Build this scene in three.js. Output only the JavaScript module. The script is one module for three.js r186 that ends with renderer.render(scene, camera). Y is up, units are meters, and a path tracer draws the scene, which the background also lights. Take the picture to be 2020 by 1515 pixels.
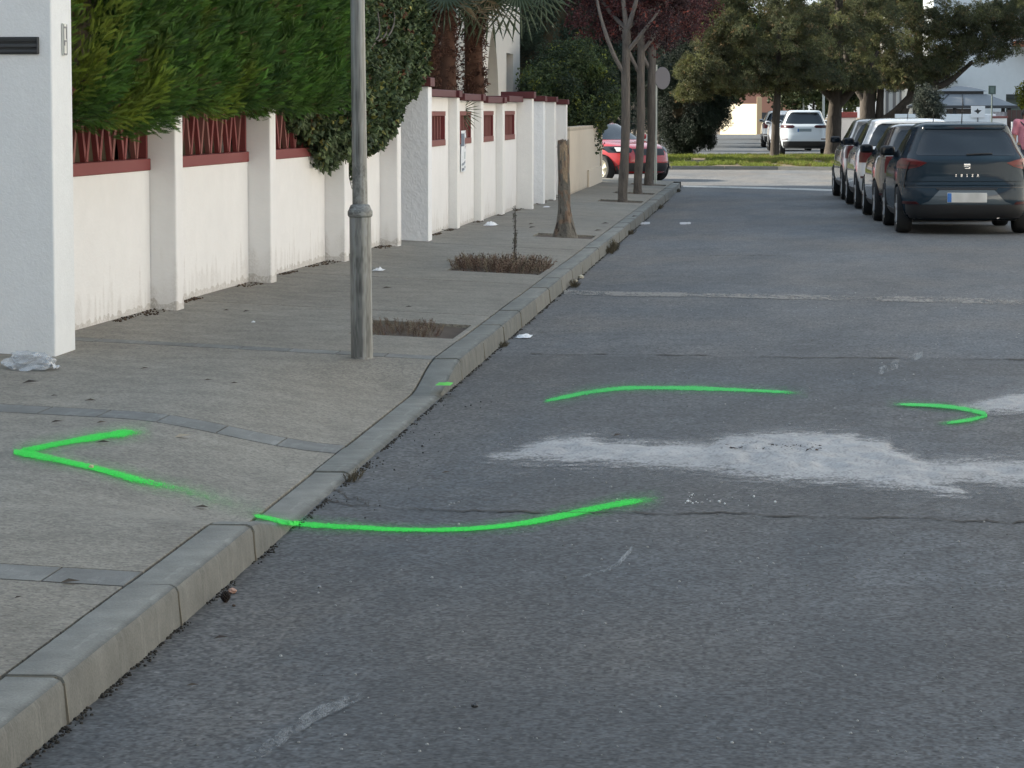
import * as THREE from 'three';
import { mergeGeometries, mergeVertices, toCreasedNormals } from 'three/addons/utils/BufferGeometryUtils.js';
import { RoundedBoxGeometry } from 'three/addons/geometries/RoundedBoxGeometry.js';
import { MarchingCubes } from 'three/addons/objects/MarchingCubes.js';
import { ImprovedNoise } from 'three/addons/math/ImprovedNoise.js';
import { FontLoader } from 'three/addons/loaders/FontLoader.js';
import { TextGeometry } from 'three/addons/geometries/TextGeometry.js';
import { Brush, Evaluator, SUBTRACTION } from 'three-bvh-csg';

// ---------------------------------------------------------------- camera, sky, sun, exposure
const V3 = (x, y, z) => new THREE.Vector3(x, y, z);
const scene = new THREE.Scene();
const F = 6000, EYE = 1.65, YAW = Math.atan(510 / F), PITCH = Math.atan(541.5 / F);   // focal length in photo pixels
const camera = new THREE.PerspectiveCamera(2 * Math.atan(757.5 / F) * 180 / Math.PI, 4 / 3, 0.1, 2000);
camera.rotation.order = 'YXZ';
camera.position.set(0, EYE, 0);
camera.rotation.set(-PITCH, YAW, 0);
camera.updateMatrixWorld(true);

const SUN = V3(-0.90, 0.47, -0.13).normalize();
{
  const W = 256, Hh = 128, data = new Float32Array(W * Hh * 4);
  for (let j = 0; j < Hh; j++) for (let i = 0; i < W; i++) {
    const el = ((j + 0.5) / Hh - 0.5) * Math.PI, az = ((i + 0.5) / W - 0.5) * 2 * Math.PI;
    const d = V3(Math.cos(el) * Math.cos(az), Math.sin(el), Math.cos(el) * Math.sin(az));
    const t = Math.pow(Math.max(0, d.y), 0.55), c = Math.max(0, d.dot(SUN));
    const glow = 0.28 * Math.pow(c, 5) + 0.7 * Math.pow(c, 40);
    let r = 0.445 * (1 - t) + 0.215 * t + glow, g = 0.472 * (1 - t) + 0.29 * t + glow * 0.95, b = 0.49 * (1 - t) + 0.385 * t + glow * 0.84;
    if (d.y < 0) { r = 0.22; g = 0.21; b = 0.20; }
    data.set([r, g, b, 1], (j * W + i) * 4);
  }
  const sky = new THREE.DataTexture(data, W, Hh, THREE.RGBAFormat, THREE.FloatType);
  sky.mapping = THREE.EquirectangularReflectionMapping; sky.magFilter = sky.minFilter = THREE.LinearFilter;
  sky.needsUpdate = true;
  scene.background = sky; scene.environment = sky;
}
const sun = new THREE.DirectionalLight(new THREE.Color(1.0, 0.91, 0.77), 5);
sun.position.copy(SUN).multiplyScalar(150).add(V3(0, 0, -60));
sun.target.position.set(0, 0, -60);
sun.castShadow = true; sun.shadow.radius = 1.5; sun.shadow.mapSize.set(4096, 4096);
Object.assign(sun.shadow.camera, { left: -110, right: 110, top: 60, bottom: -60, near: 1, far: 400 });
scene.add(sun, sun.target);
const renderer = new THREE.WebGLRenderer({ antialias: true });
renderer.setSize(1024, 768);
renderer.toneMapping = THREE.LinearToneMapping;
renderer.toneMappingExposure = 2.5;
renderer.shadowMap.enabled = true;

// ---------------------------------------------------------------- helpers: points, noise, objects
const dirOf = (px, py) => V3((px - 1010) / F, -(py - 757.5) / F, -1).applyQuaternion(camera.quaternion);
function gp(px, py, h = 0) { const d = dirOf(px, py); return d.multiplyScalar((h - EYE) / d.y).add(camera.position); }   // ground point of a measured spot
function dp(px, py, z) { const d = dirOf(px, py); return d.multiplyScalar(z / d.z).add(camera.position); }                // point of a measured spot at street depth z
const KX = -2.05;                                                     // inner edge of the kerb
const sm = (a, b, x) => { const t = Math.min(1, Math.max(0, (x - a) / (b - a))); return t * t * (3 - 2 * t); };
const dropZ = z => sm(-18.5, -17.2, z) * (1 - sm(-11.9, -10.9, z));   // the dropped kerb of the driveway
function ph(x, z) { return 0.13 + 0.045 * (KX - x) - 0.112 * dropZ(z) * (1 - sm(0, 1.05, KX - x)); }
function pp(px, py) { let h = 0.15, p; for (let i = 0; i < 12; i++) { p = gp(px, py, h); h = p.x > KX - 0.001 ? 0.13 - 0.112 * dropZ(p.z) : ph(p.x, p.z); } return p; }

function rng(seed) { let a = seed >>> 0; return () => { a = (a + 0x6D2B79F5) | 0; let t = Math.imul(a ^ (a >>> 15), 1 | a); t = (t + Math.imul(t ^ (t >>> 7), 61 | t)) ^ t; return ((t ^ (t >>> 14)) >>> 0) / 4294967296; }; }
const hash = (x, y, s) => { let h = Math.imul(x | 0, 374761393) + Math.imul(y | 0, 668265263) + Math.imul(s | 0, 974634777) | 0; h = Math.imul(h ^ (h >>> 13), 1274126177); return ((h ^ (h >>> 16)) >>> 0) / 4294967296; };
function vn(x, y, p, s) {                                             // tileable value noise, period p cells
  const xi = Math.floor(x), yi = Math.floor(y); let fx = x - xi, fy = y - yi; fx = fx * fx * (3 - 2 * fx); fy = fy * fy * (3 - 2 * fy);
  const x0 = ((xi % p) + p) % p, x1 = (x0 + 1) % p, y0 = ((yi % p) + p) % p, y1 = (y0 + 1) % p;
  const a = hash(x0, y0, s), b = hash(x1, y0, s), c = hash(x0, y1, s), d = hash(x1, y1, s);
  return a + (b - a) * fx + (c - a) * fy + (a - b - c + d) * fx * fy;
}
const fb = (x, y, p, s) => 0.5 * vn(x, y, p, s) + 0.28 * vn(x * 2, y * 2, p * 2, s + 1) + 0.22 * vn(x * 4, y * 4, p * 4, s + 2);
const NO = new ImprovedNoise();
const n3 = (x, y, z) => NO.noise(x, y, z);
const toS = c => c <= 0.0031308 ? 12.92 * c : 1.055 * Math.pow(Math.max(c, 0), 1 / 2.4) - 0.055;
function colTex(w, h, fn) {                                           // fn gives linear colour
  const d = new Uint8Array(w * h * 4);
  for (let j = 0; j < h; j++) for (let i = 0; i < w; i++) { const c = fn((i + 0.5) / w, (j + 0.5) / h), k = (j * w + i) * 4; for (let q = 0; q < 3; q++) d[k + q] = Math.max(0, Math.min(255, 255 * toS(c[q]))); d[k + 3] = 255; }
  const t = new THREE.DataTexture(d, w, h); t.colorSpace = THREE.SRGBColorSpace; return fin(t);
}
function greyTex(w, h, fn) {
  const d = new Uint8Array(w * h * 4);
  for (let j = 0; j < h; j++) for (let i = 0; i < w; i++) { const c = Math.max(0, Math.min(255, 255 * fn((i + 0.5) / w, (j + 0.5) / h))), k = (j * w + i) * 4; d[k] = d[k + 1] = d[k + 2] = c; d[k + 3] = 255; }
  return fin(new THREE.DataTexture(d, w, h));
}
function fin(t) { t.wrapS = t.wrapT = THREE.RepeatWrapping; t.magFilter = THREE.LinearFilter; t.minFilter = THREE.LinearMipmapLinearFilter; t.generateMipmaps = true; t.anisotropy = 8; t.needsUpdate = true; return t; }
const C = (r, g, b) => new THREE.Color().setRGB(r, g, b);
function mat(c, rough = 0.8, o = {}) { return new THREE.MeshStandardMaterial(Object.assign({ color: Array.isArray(c) ? C(...c) : c, roughness: rough }, o)); }
function phys(c, rough, o = {}) { return new THREE.MeshPhysicalMaterial(Object.assign({ color: C(...c), roughness: rough }, o)); }

const taken = {};
function numbered(n) { const k = taken[n] || 0; taken[n] = k + 1; return k ? n + '_' + String(k).padStart(3, '0') : n; }
function tag(o, label, category, group, kind) { o.userData = Object.assign(o.userData || {}, { label, category }); if (group) o.userData.group = group; if (kind) o.userData.kind = kind; return o; }
function thing(name, label, category, pos = [0, 0, 0], turn = 0, group) {
  const o = new THREE.Group(); o.name = numbered(name); o.position.set(...pos); o.rotation.y = turn; scene.add(o); return tag(o, label, category, group);
}
function obj(name, geo, m, parent) {
  const g = Array.isArray(geo) ? mergeGeometries(geo.map(q => { const r = q.index ? q.toNonIndexed() : q; for (const k of Object.keys(r.attributes)) if (!['position', 'normal', 'uv'].includes(k)) r.deleteAttribute(k); return r; })) : geo;
  const o = new THREE.Mesh(g, m); o.name = parent ? name : numbered(name); o.castShadow = o.receiveShadow = true; (parent || scene).add(o); return o;
}
function struct(name, geo, m, label) { const o = obj(name, geo, m); o.userData = { kind: 'structure', label, category: name.replace(/_/g, ' ') }; return o; }
function uvBox(g, s = 1) {                                            // texture coordinates in metres, by the way each face points
  if (g.index) g = g.toNonIndexed();
  const p = g.attributes.position, uv = new Float32Array(p.count * 2), a = V3(), b = V3(), c = V3();
  for (let i = 0; i < p.count; i += 3) {
    a.fromBufferAttribute(p, i); b.fromBufferAttribute(p, i + 1); c.fromBufferAttribute(p, i + 2);
    const n = b.clone().sub(a).cross(c.clone().sub(a)), x = Math.abs(n.x), y = Math.abs(n.y), z = Math.abs(n.z);
    [a, b, c].forEach((q, k) => { const u = x >= y && x >= z ? [q.z, q.y] : y >= z ? [q.x, q.z] : [q.x + 0.37, q.y]; uv[(i + k) * 2] = u[0] / s; uv[(i + k) * 2 + 1] = u[1] / s; });
  }
  g.setAttribute('uv', new THREE.BufferAttribute(uv, 2)); return g;
}
function box(x0, x1, y0, y1, z0, z1, r = 0.008, s = 1) {
  const w = Math.abs(x1 - x0), h = Math.abs(y1 - y0), d = Math.abs(z1 - z0);
  const g = r > 0 ? new RoundedBoxGeometry(w, h, d, 1, Math.min(r, w / 3, h / 3, d / 3)) : new THREE.BoxGeometry(w, h, d);
  g.translate((x0 + x1) / 2, (y0 + y1) / 2, (z0 + z1) / 2); return uvBox(g, s);
}
function bar(a, b, w, d = w) {                                        // straight bar from a to b
  const g = new THREE.BoxGeometry(w, a.distanceTo(b), d), m = new THREE.Matrix4();
  const y = b.clone().sub(a).normalize(), ref = Math.abs(y.y) > 0.98 ? V3(1, 0, 0) : V3(0, 1, 0), x = ref.clone().cross(y).normalize(), z = x.clone().cross(y);
  m.makeBasis(x, y, z).setPosition(a.clone().add(b).multiplyScalar(0.5)); return g.applyMatrix4(m);
}
function grid(nu, nv, fn, uvf, colf) {                                // surface fn(u,v) with u,v in 0..1
  const P = [], U = [], K = [], I = [];
  for (let j = 0; j <= nv; j++) for (let i = 0; i <= nu; i++) { const u = i / nu, v = j / nv, p = fn(u, v); P.push(p.x, p.y, p.z); const t = uvf ? uvf(u, v, p) : [u, v]; U.push(t[0], t[1]); if (colf) K.push(...colf(u, v, p)); }
  for (let j = 0; j < nv; j++) for (let i = 0; i < nu; i++) { const a = j * (nu + 1) + i, b = a + 1, c = a + nu + 1, d = c + 1; I.push(a, b, d, a, d, c); }
  const g = new THREE.BufferGeometry(); g.setAttribute('position', new THREE.Float32BufferAttribute(P, 3)); g.setAttribute('uv', new THREE.Float32BufferAttribute(U, 2));
  if (colf) g.setAttribute('color', new THREE.Float32BufferAttribute(K, 3)); g.setIndex(I); g.computeVertexNormals(); return g;
}
function tube(pts, rad, seg = 9, rough = 0, seed = 0, cap = true) {   // tapered limb through pts
  const cur = pts.length > 2 ? new THREE.CatmullRomCurve3(pts) : new THREE.LineCurve3(pts[0], pts[1]), n = Math.max(4, pts.length * 4), fr = cur.computeFrenetFrames(n, false), P = [], U = [], I = [];
  for (let j = 0; j <= n; j++) {
    const t = j / n, c = cur.getPoint(t), f = t * (rad.length - 1), k = Math.min(rad.length - 2, Math.floor(f)), r0 = rad.length === 1 ? rad[0] : rad[k] + (rad[k + 1] - rad[k]) * (f - k);
    for (let i = 0; i <= seg; i++) { const a = i / seg * 2 * Math.PI, ca = Math.cos(a), sa = Math.sin(a), r = r0 * (1 + rough * (n3(ca * 1.7 + seed, sa * 1.7, t * n * 0.45) + 0.5 * n3(ca * 4 + seed, sa * 4, t * n * 0.3))); const q = c.clone().addScaledVector(fr.normals[j], ca * r).addScaledVector(fr.binormals[j], sa * r); P.push(q.x, q.y, q.z); U.push(i / seg, t * 2); }
  }
  for (let j = 0; j < n; j++) for (let i = 0; i < seg; i++) { const a = j * (seg + 1) + i, b = a + 1, c = a + seg + 1, d = c + 1; I.push(a, d, b, a, c, d); }
  if (cap) { const s = P.length / 3, e = cur.getPoint(1); P.push(e.x, e.y, e.z); U.push(0.5, 2); for (let i = 0; i < seg; i++) I.push(n * (seg + 1) + i, s, n * (seg + 1) + i + 1); }
  const g = new THREE.BufferGeometry(); g.setAttribute('position', new THREE.Float32BufferAttribute(P, 3)); g.setAttribute('uv', new THREE.Float32BufferAttribute(U, 2)); g.setIndex(I); g.computeVertexNormals(); return g;
}
console.log('helpers ready');
// ---------------------------------------------------------------- materials
const asphaltMap = colTex(2048, 2048, (u, v) => {
  const a = vn(u * 420, v * 240, 4096, 1), b = vn(u * 900, v * 560, 4096, 2), c = fb(u * 40, v * 40, 40, 3), st = vn(u * 360 + 0.4, v * 230 + 0.3, 4096, 9);
  let k = 0.062 * (0.02 + 1.28 * a + 0.70 * b) * (0.74 + 0.52 * c);
  if (st > 0.90) k += (st - 0.90) * 1.1 * hash(Math.floor(u * 180), Math.floor(v * 115), 19); else if (st < 0.08) k *= 0.5;
  return [k * 0.955, k, k * 1.03];
});
const asphaltBump = greyTex(1024, 1024, (u, v) => 0.6 * vn(u * 420, v * 420, 420, 1) + 0.4 * vn(u * 512, v * 512, 512, 22));
const paveMap = colTex(1024, 1024, (u, v) => {
  const a = vn(u * 170, v * 170, 170, 4), b = vn(u * 420, v * 420, 420, 5), c = fb(u * 14, v * 14, 14, 6), st = hash(Math.floor(u * 330), Math.floor(v * 330), 8);
  let k = 0.192 * (0.55 + 0.50 * a + 0.40 * b) * (0.76 + 0.48 * c);
  if (st < 0.035) k *= 0.55; else if (st > 0.985) k *= 1.35;
  return [k * 1.06, k, k * 0.85];
});
const paveBump = greyTex(512, 512, (u, v) => 0.6 * vn(u * 150, v * 150, 150, 4) + 0.4 * vn(u * 256, v * 256, 256, 25));
const kerbMap = colTex(1024, 1024, (u, v) => {
  const a = vn(u * 340, v * 340, 340, 14), c = fb(u * 9, v * 9, 9, 16), d = fb(u * 30, v * 5, 30, 17);
  const k = 0.178 * (0.84 + 0.32 * a) * (0.72 + 0.56 * c) * (d > 0.68 ? 1.18 : 1);
  return [k * 0.99, k, k * 0.95];
});
const stuccoMap = colTex(512, 512, (u, v) => { const c = fb(u * 8, v * 8, 8, 31), a = vn(u * 160, v * 160, 160, 33), k = 0.80 * (0.93 + 0.08 * c + 0.05 * a); return [k, k * 0.995, k * 0.97]; });
const stuccoBump = greyTex(512, 512, (u, v) => 0.5 * vn(u * 64, v * 64, 64, 41) + 0.5 * vn(u * 160, v * 160, 160, 42));
const roughBump = greyTex(512, 512, (u, v) => 0.6 * vn(u * 26, v * 18, 512, 51) + 0.4 * vn(u * 70, v * 50, 512, 52));
// render with rain streaks and splashed mud along the foot, in grains and runs
const dirtyMap = colTex(2048, 1024, (u, v) => {
  const h = v * 1.5, run = vn(u * 70, v * 4, 70, 61), run2 = vn(u * 60, v * 3, 60, 62), sp = vn(u * 520, v * 200, 520, 63), blot = fb(u * 26, v * 10, 26, 64);
  let k = 0.81 * (0.95 + 0.07 * blot), m = 0;
  const edge = 0.10 + 0.34 * run * run2 + 0.08 * blot;
  m = 0.20 * sm(0.0, 0.16, edge * (0.55 + 0.9 * blot) - h) * (0.35 + 0.9 * sp) * (0.35 + 0.9 * run);
  if (h < 0.030 + 0.09 * blot * run) m += 0.28 * (sp > 0.35 ? 1 : 0.5);
  const q = [k, k * 0.998, k * 0.988], dirt = [0.20, 0.155, 0.10];
  return q.map((c, i) => c * (1 - m) + dirt[i] * m);
});
const barkMap = colTex(256, 512, (u, v) => { const a = fb(u * 14, v * 8, 14, 71), b = vn(u * 60, v * 30, 60, 72), k = 0.13 * (0.55 + 0.6 * a + 0.4 * b); return [k * 1.06, k, k * 0.92]; });
const barkBump = greyTex(256, 512, (u, v) => 0.7 * fb(u * 16, v * 7, 16, 73) + 0.3 * vn(u * 64, v * 40, 64, 74));
const rep = (t, x, y) => { const q = t.clone(); q.repeat.set(x, y); q.needsUpdate = true; return q; };

const M = {
  road: mat([1, 1, 1], 0.74, { map: asphaltMap, bumpMap: asphaltBump, bumpScale: 0.0022, vertexColors: true }),
  pave: mat([1, 1, 1], 0.92, { map: paveMap, bumpMap: paveBump, bumpScale: 0.0012, vertexColors: true }),
  strip: mat([0.98, 1.0, 1.0], 0.85, { map: kerbMap }),
  stripB: mat([0.92, 0.94, 0.95], 0.85, { map: kerbMap }),
  kerb: mat([0.97, 0.97, 0.95], 0.9, { map: kerbMap, bumpMap: paveBump, bumpScale: 0.001 }),
  kerbB: mat([0.86, 0.87, 0.86], 0.9, { map: kerbMap, bumpMap: paveBump, bumpScale: 0.001 }),
  kerbC: mat([1.05, 1.03, 1.0], 0.9, { map: kerbMap, bumpMap: paveBump, bumpScale: 0.001 }),
  joint: mat([0.035, 0.032, 0.028], 1), mortar: mat([0.19, 0.175, 0.14], 1),
  soil: mat([0.075, 0.055, 0.04], 1),
  stucco: mat([1, 1, 1], 0.85, { map: stuccoMap, bumpMap: stuccoBump, bumpScale: 0.0012 }),
  stuccoRough: mat([0.97, 1.0, 1.05], 0.8, { map: stuccoMap, bumpMap: roughBump, bumpScale: 0.006 }),
  dirty: mat([1, 1, 1], 0.88, { map: dirtyMap, bumpMap: stuccoBump, bumpScale: 0.001 }),
  beige: mat([0.86, 0.76, 0.62], 0.9, { map: dirtyMap }),
  red: mat([0.20, 0.040, 0.040], 0.75), redB: mat([0.18, 0.036, 0.038], 0.75), redCap: mat([0.085, 0.013, 0.015], 0.65), redWorn: mat([0.22, 0.085, 0.075], 0.85),
  metal: mat([0.29, 0.32, 0.33], 0.55, { metalness: 0.35 }),
  dark: mat([0.025, 0.028, 0.03], 0.45), charcoal: mat([0.045, 0.05, 0.055], 0.5), grey: mat([0.22, 0.23, 0.24], 0.6),
  bark: mat([0.82, 0.77, 0.74], 0.95, { map: barkMap, bumpMap: barkBump, bumpScale: 0.02 }),
  barkPale: mat([1.1, 1.05, 1.05], 0.95, { map: barkMap, bumpMap: barkBump, bumpScale: 0.008 }),
  barkDark: mat([0.42, 0.37, 0.33], 0.95, { map: barkMap, bumpMap: barkBump, bumpScale: 0.02 }),
  dead: mat([1.9, 1.55, 1.15], 0.95, { map: barkMap, bumpMap: barkBump, bumpScale: 0.012 }),
  fibre: mat([0.085, 0.042, 0.026], 1), paper: mat([0.78, 0.79, 0.8], 0.8, { side: THREE.DoubleSide }),
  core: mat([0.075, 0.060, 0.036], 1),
};
{ // lamp column: galvanised steel with a mottled skin
  M.metal.map = colTex(256, 512, (u, v) => { const a = fb(u * 8, v * 20, 8, 81), b = vn(u * 50, v * 120, 50, 82), st = fb(u * 12, v * 4, 12, 83), k = 0.72 + 0.9 * (a - 0.5) + 0.4 * (b - 0.5) + (st > 0.62 ? 0.3 : 0); return [k * 1.02, k, k * 0.95]; });
  M.metal.color.setRGB(0.25, 0.265, 0.27);
}

// ---------------------------------------------------------------- road and open ground
{
  const g = new THREE.PlaneGeometry(900, 900, 1, 1).rotateX(-Math.PI / 2).translate(0, -0.08, -200);
  struct('ground', g, mat([0.16, 0.13, 0.09], 1), 'bare earth around the plots');
  const xs = [-60, -30, -12, -5]; for (let x = -2.4; x < 4.3; x += 0.11) xs.push(x); xs.push(6, 12, 30, 60);
  const zs = [14, 6, 0]; for (let z = -4; z > -34; z -= 0.11) zs.push(z); for (let z = -34; z > -72; z -= 0.3) zs.push(z); for (let z = -72; z > -112; z -= 1) zs.push(z); zs.push(-150, -203);
  const nx = xs.length - 1, nz = zs.length - 1;
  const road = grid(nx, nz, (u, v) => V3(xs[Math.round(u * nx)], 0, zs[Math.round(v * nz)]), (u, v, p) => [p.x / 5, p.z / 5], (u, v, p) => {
    const a = n3(p.x * 0.9, p.z * 0.16, 3), b = n3(p.x * 2.7, p.z * 0.7, 8), c = n3(p.x * 0.5 + 9, p.z * 0.35, 5), d = n3(p.x * 9, p.z * 3, 2);
    const e = n3(p.x * 0.45 + 3, p.z * 0.10, 12), f = n3(p.x * 1.6, p.z * 0.42 + p.x * 0.3, 21);
    let k = 1.0 + 0.20 * a + 0.15 * b + 0.12 * d + 0.10 * e, w = 0.13 * c + 0.06 * b + 0.05 * e;
    if (f > 0.22) { k *= 0.86; w -= 0.02; }                                                  // darker, binder-rich patches
    if (p.z > -19 && p.z < -10.5 && p.x > 0.35 + 0.5 * f && d + b > -0.12) { k *= 1.20; w -= 0.02; }   // thin dust tracked out of the spill
    if (p.z < -20.3) k *= 1.36;                                                              // older, greyer surfacing beyond the second trench line, grazing sheen painted in too
    if (p.z < -66.6 && p.z > -84.5) { k *= 1.4; w += 0.06; }                                 // sunlight painted onto the cross street as a paler, warmer tone
    if (p.z > -64 && p.x < -1.42 + 0.35 * n3(p.x * 3, p.z * 0.9, 4) + 0.15 * d) { k *= 1.10; w += 0.055; }   // brown silt lying in the gutter
    return [k * (1 + w), k, k * (1 - w)];
  });
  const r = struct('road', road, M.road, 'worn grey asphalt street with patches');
  // cracks as thin dark ribbons
  const R = rng(5);
  function crack(pts, wpx, seed) {
    const c = new THREE.CatmullRomCurve3(pts.map(q => gp(q[0], q[1], 0))), n = 160, q = rng(seed), off = [];
    let o = 0; for (let i = 0; i <= n; i++) { o = o * 0.8 + (q() - 0.5) * 0.022; off.push(o); }
    const g = grid(n, 1, (u, v) => { const i = Math.round(u * n), p = c.getPoint(u), w = wpx * (0.25 + 1.1 * hash(i >> 2, seed, 3)) * (hash(i >> 4, seed, 7) < 0.25 ? 0.3 : 1); return V3(p.x, 0.0045, p.z + off[i] * 3 + (v - 0.5) * w); });
    return obj('crack', g, M.joint, r);
  }
  crack([[640, 985], [715, 1000], [850, 1006], [1000, 1011], [1200, 1013], [1400, 1014], [1600, 1019], [1800, 1023], [1930, 1030], [2060, 1029]], 0.026, 11);
  crack([[1000, 698], [1200, 701], [1400, 703], [1600, 706], [1800, 708], [2060, 712]], 0.034, 12);
  crack([[640, 960], [670, 975], [720, 990], [730, 1000]], 0.03, 13);
  crack([[1650, 1020], [1646, 1030], [1652, 1040]], 0.02, 14);
  crack([[1400, 505], [1480, 504], [1560, 506]], 0.05, 15);
  crack([[1010, 661], [1080, 656], [1150, 655]], 0.03, 16);
}

// ---------------------------------------------------------------- pavement slabs, tile rows, kerb stones
const PAVE = new THREE.Group();
PAVE.name = 'pavement'; PAVE.userData = { kind: 'structure', label: 'concrete pavement with tile rows and a dropped driveway', category: 'pavement' }; scene.add(PAVE);
const pits = [];
for (const [x0, x1, z0, z1] of [[-2.80, -2.10, -20.05, -21.35], [-2.98, -2.12, -27.9, -29.9], [-2.80, -2.10, -35.7, -36.7], [-2.82, -2.10, -49.5, -50.6], [-2.82, -2.10, -54.4, -55.4], [-2.82, -2.10, -60.6, -61.7]]) pits.push({ x0, x1, z0, z1 });
function slab(xa, xb, za, zb, m, hf, tone, parent = PAVE, name = 'slab', uvs = 2.2, step = 0.16) {   // za nearer (larger) than zb
  const hs = pits.filter(q => q.z0 < za && q.z1 > zb && q.x0 > xa && q.x1 < xb);
  const br = (a, b, extra) => { const s = [a, b, ...extra].sort((p, q) => p - q), o = []; for (let i = 0; i < s.length - 1; i++) { const n = Math.max(1, Math.ceil((s[i + 1] - s[i]) / step)); for (let k = 0; k < n; k++) o.push(s[i] + (s[i + 1] - s[i]) * k / n); } o.push(s[s.length - 1]); return o; };
  const xs = br(xa, xb, hs.flatMap(q => [q.x0, q.x1])), zs = br(zb, za, hs.flatMap(q => [q.z0, q.z1]));
  const P = [], U = [], K = [], I = [], id = (i, j) => i * zs.length + j;
  for (const x of xs) for (const z of zs) { P.push(x, hf(x, z), z); U.push(x / uvs, z / uvs); const a = n3(x * 1.1, z * 0.35, 7), b = n3(x * 4, z * 1.3, 1), k = tone * (1 + 0.13 * a + 0.08 * b), w = 0.05 * n3(x * 0.8, z * 0.2, 9) + 0.015; K.push(k * (1 + w), k, k * (1 - w)); }
  const solid = (i, j) => { if (i < 0 || j < 0 || i >= xs.length - 1 || j >= zs.length - 1) return false; const x = (xs[i] + xs[i + 1]) / 2, z = (zs[j] + zs[j + 1]) / 2; return !hs.some(q => x > q.x0 && x < q.x1 && z < q.z0 && z > q.z1); };
  const skirt = (a, b) => { const s = P.length / 3; for (const q of [a, b]) { P.push(P[q * 3], P[q * 3 + 1] - 0.07, P[q * 3 + 2]); U.push(U[q * 2], U[q * 2 + 1] + 0.03); K.push(K[q * 3], K[q * 3 + 1], K[q * 3 + 2]); } I.push(a, b, s + 1, a, s + 1, s); };
  for (let i = 0; i < xs.length - 1; i++) for (let j = 0; j < zs.length - 1; j++) if (solid(i, j)) {
    const a = id(i, j), b = id(i + 1, j), c = id(i + 1, j + 1), d = id(i, j + 1); I.push(a, d, c, a, c, b);
    if (!solid(i - 1, j)) skirt(d, a); if (!solid(i + 1, j)) skirt(b, c); if (!solid(i, j - 1)) skirt(a, b); if (!solid(i, j + 1)) skirt(c, d);
  }
  const g = new THREE.BufferGeometry(); g.setAttribute('position', new THREE.Float32BufferAttribute(P, 3)); g.setAttribute('uv', new THREE.Float32BufferAttribute(U, 2)); g.setAttribute('color', new THREE.Float32BufferAttribute(K, 3)); g.setIndex(I); g.computeVertexNormals();
  return obj(name, toCreasedNormals(g, 0.7), m, parent);
}
const GAP = 0.022, XI = KX - 0.008;
{
  const tone = k => 0.93 + 0.16 * hash(k, 3, 77);
  // [near z, far z, left x]
  const S = [[-3, -6.1, -7], [-6.1, -9.5, -7], [-9.8, -14.28, -7], [-14.62, -18.42, -6.5], [-18.66, -22.35, -5.1], [-22.35, -26.4, -5.1], [-26.4, -32.9, -5], [-32.9, -38.2, -4.9], [-38.2, -43.0, -4.8], [-43.0, -48.5, -4.6], [-48.5, -53.5, -4.5], [-53.5, -58.8, -4.4], [-58.8, -64.9, -4.4]];
  S.forEach(([a, b, x], k) => { slab(x, XI, a - GAP / 2, b + GAP / 2, M.pave, ph, tone(k), PAVE, 'slab', 2.2, k < 6 ? 0.14 : 0.3); });
  M.stripV = M.strip.clone(); M.stripV.vertexColors = true; M.stripW = M.stripB.clone(); M.stripW.vertexColors = true;
  for (const [z0, z1, w, xl] of [[-9.5, -9.8, 0.27, -4.6], [-14.28, -14.62, 0.29, -5.2], [-18.42, -18.66, 0.30, -4.6]])
    for (let x = XI, i = 0; x > xl; x -= w, i++) slab(x - w + 0.007, x, z0 - 0.004, z1 + 0.006, i % 3 ? M.stripV : M.stripW, (a, z) => ph(a, z) + 0.001, 0.80 + 0.22 * hash(i, z0 * 10, 4), PAVE, 'tile', 1.0, 0.15);
  // bed under the joints, dirt in the tree pits
  obj('bed', grid(50, 420, (u, v) => { const x = -7 + u * (7 + XI), z = -3 - v * 62; return V3(x, ph(x, z) - 0.035, z); }), M.joint, PAVE);
  pits.forEach((q, k) => { const zc = (q.z0 + q.z1) / 2; obj('tree_pit_soil', grid(12, 12, (u, v) => { const x = q.x0 + 0.004 + u * (q.x1 - q.x0 - 0.008), z = q.z1 + 0.004 + v * (q.z0 - q.z1 - 0.008); return V3(x, ph(x, z) - 0.022 + 0.014 * n3(x * 9, z * 9, k), z); }), M.soil, PAVE); });
}
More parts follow.
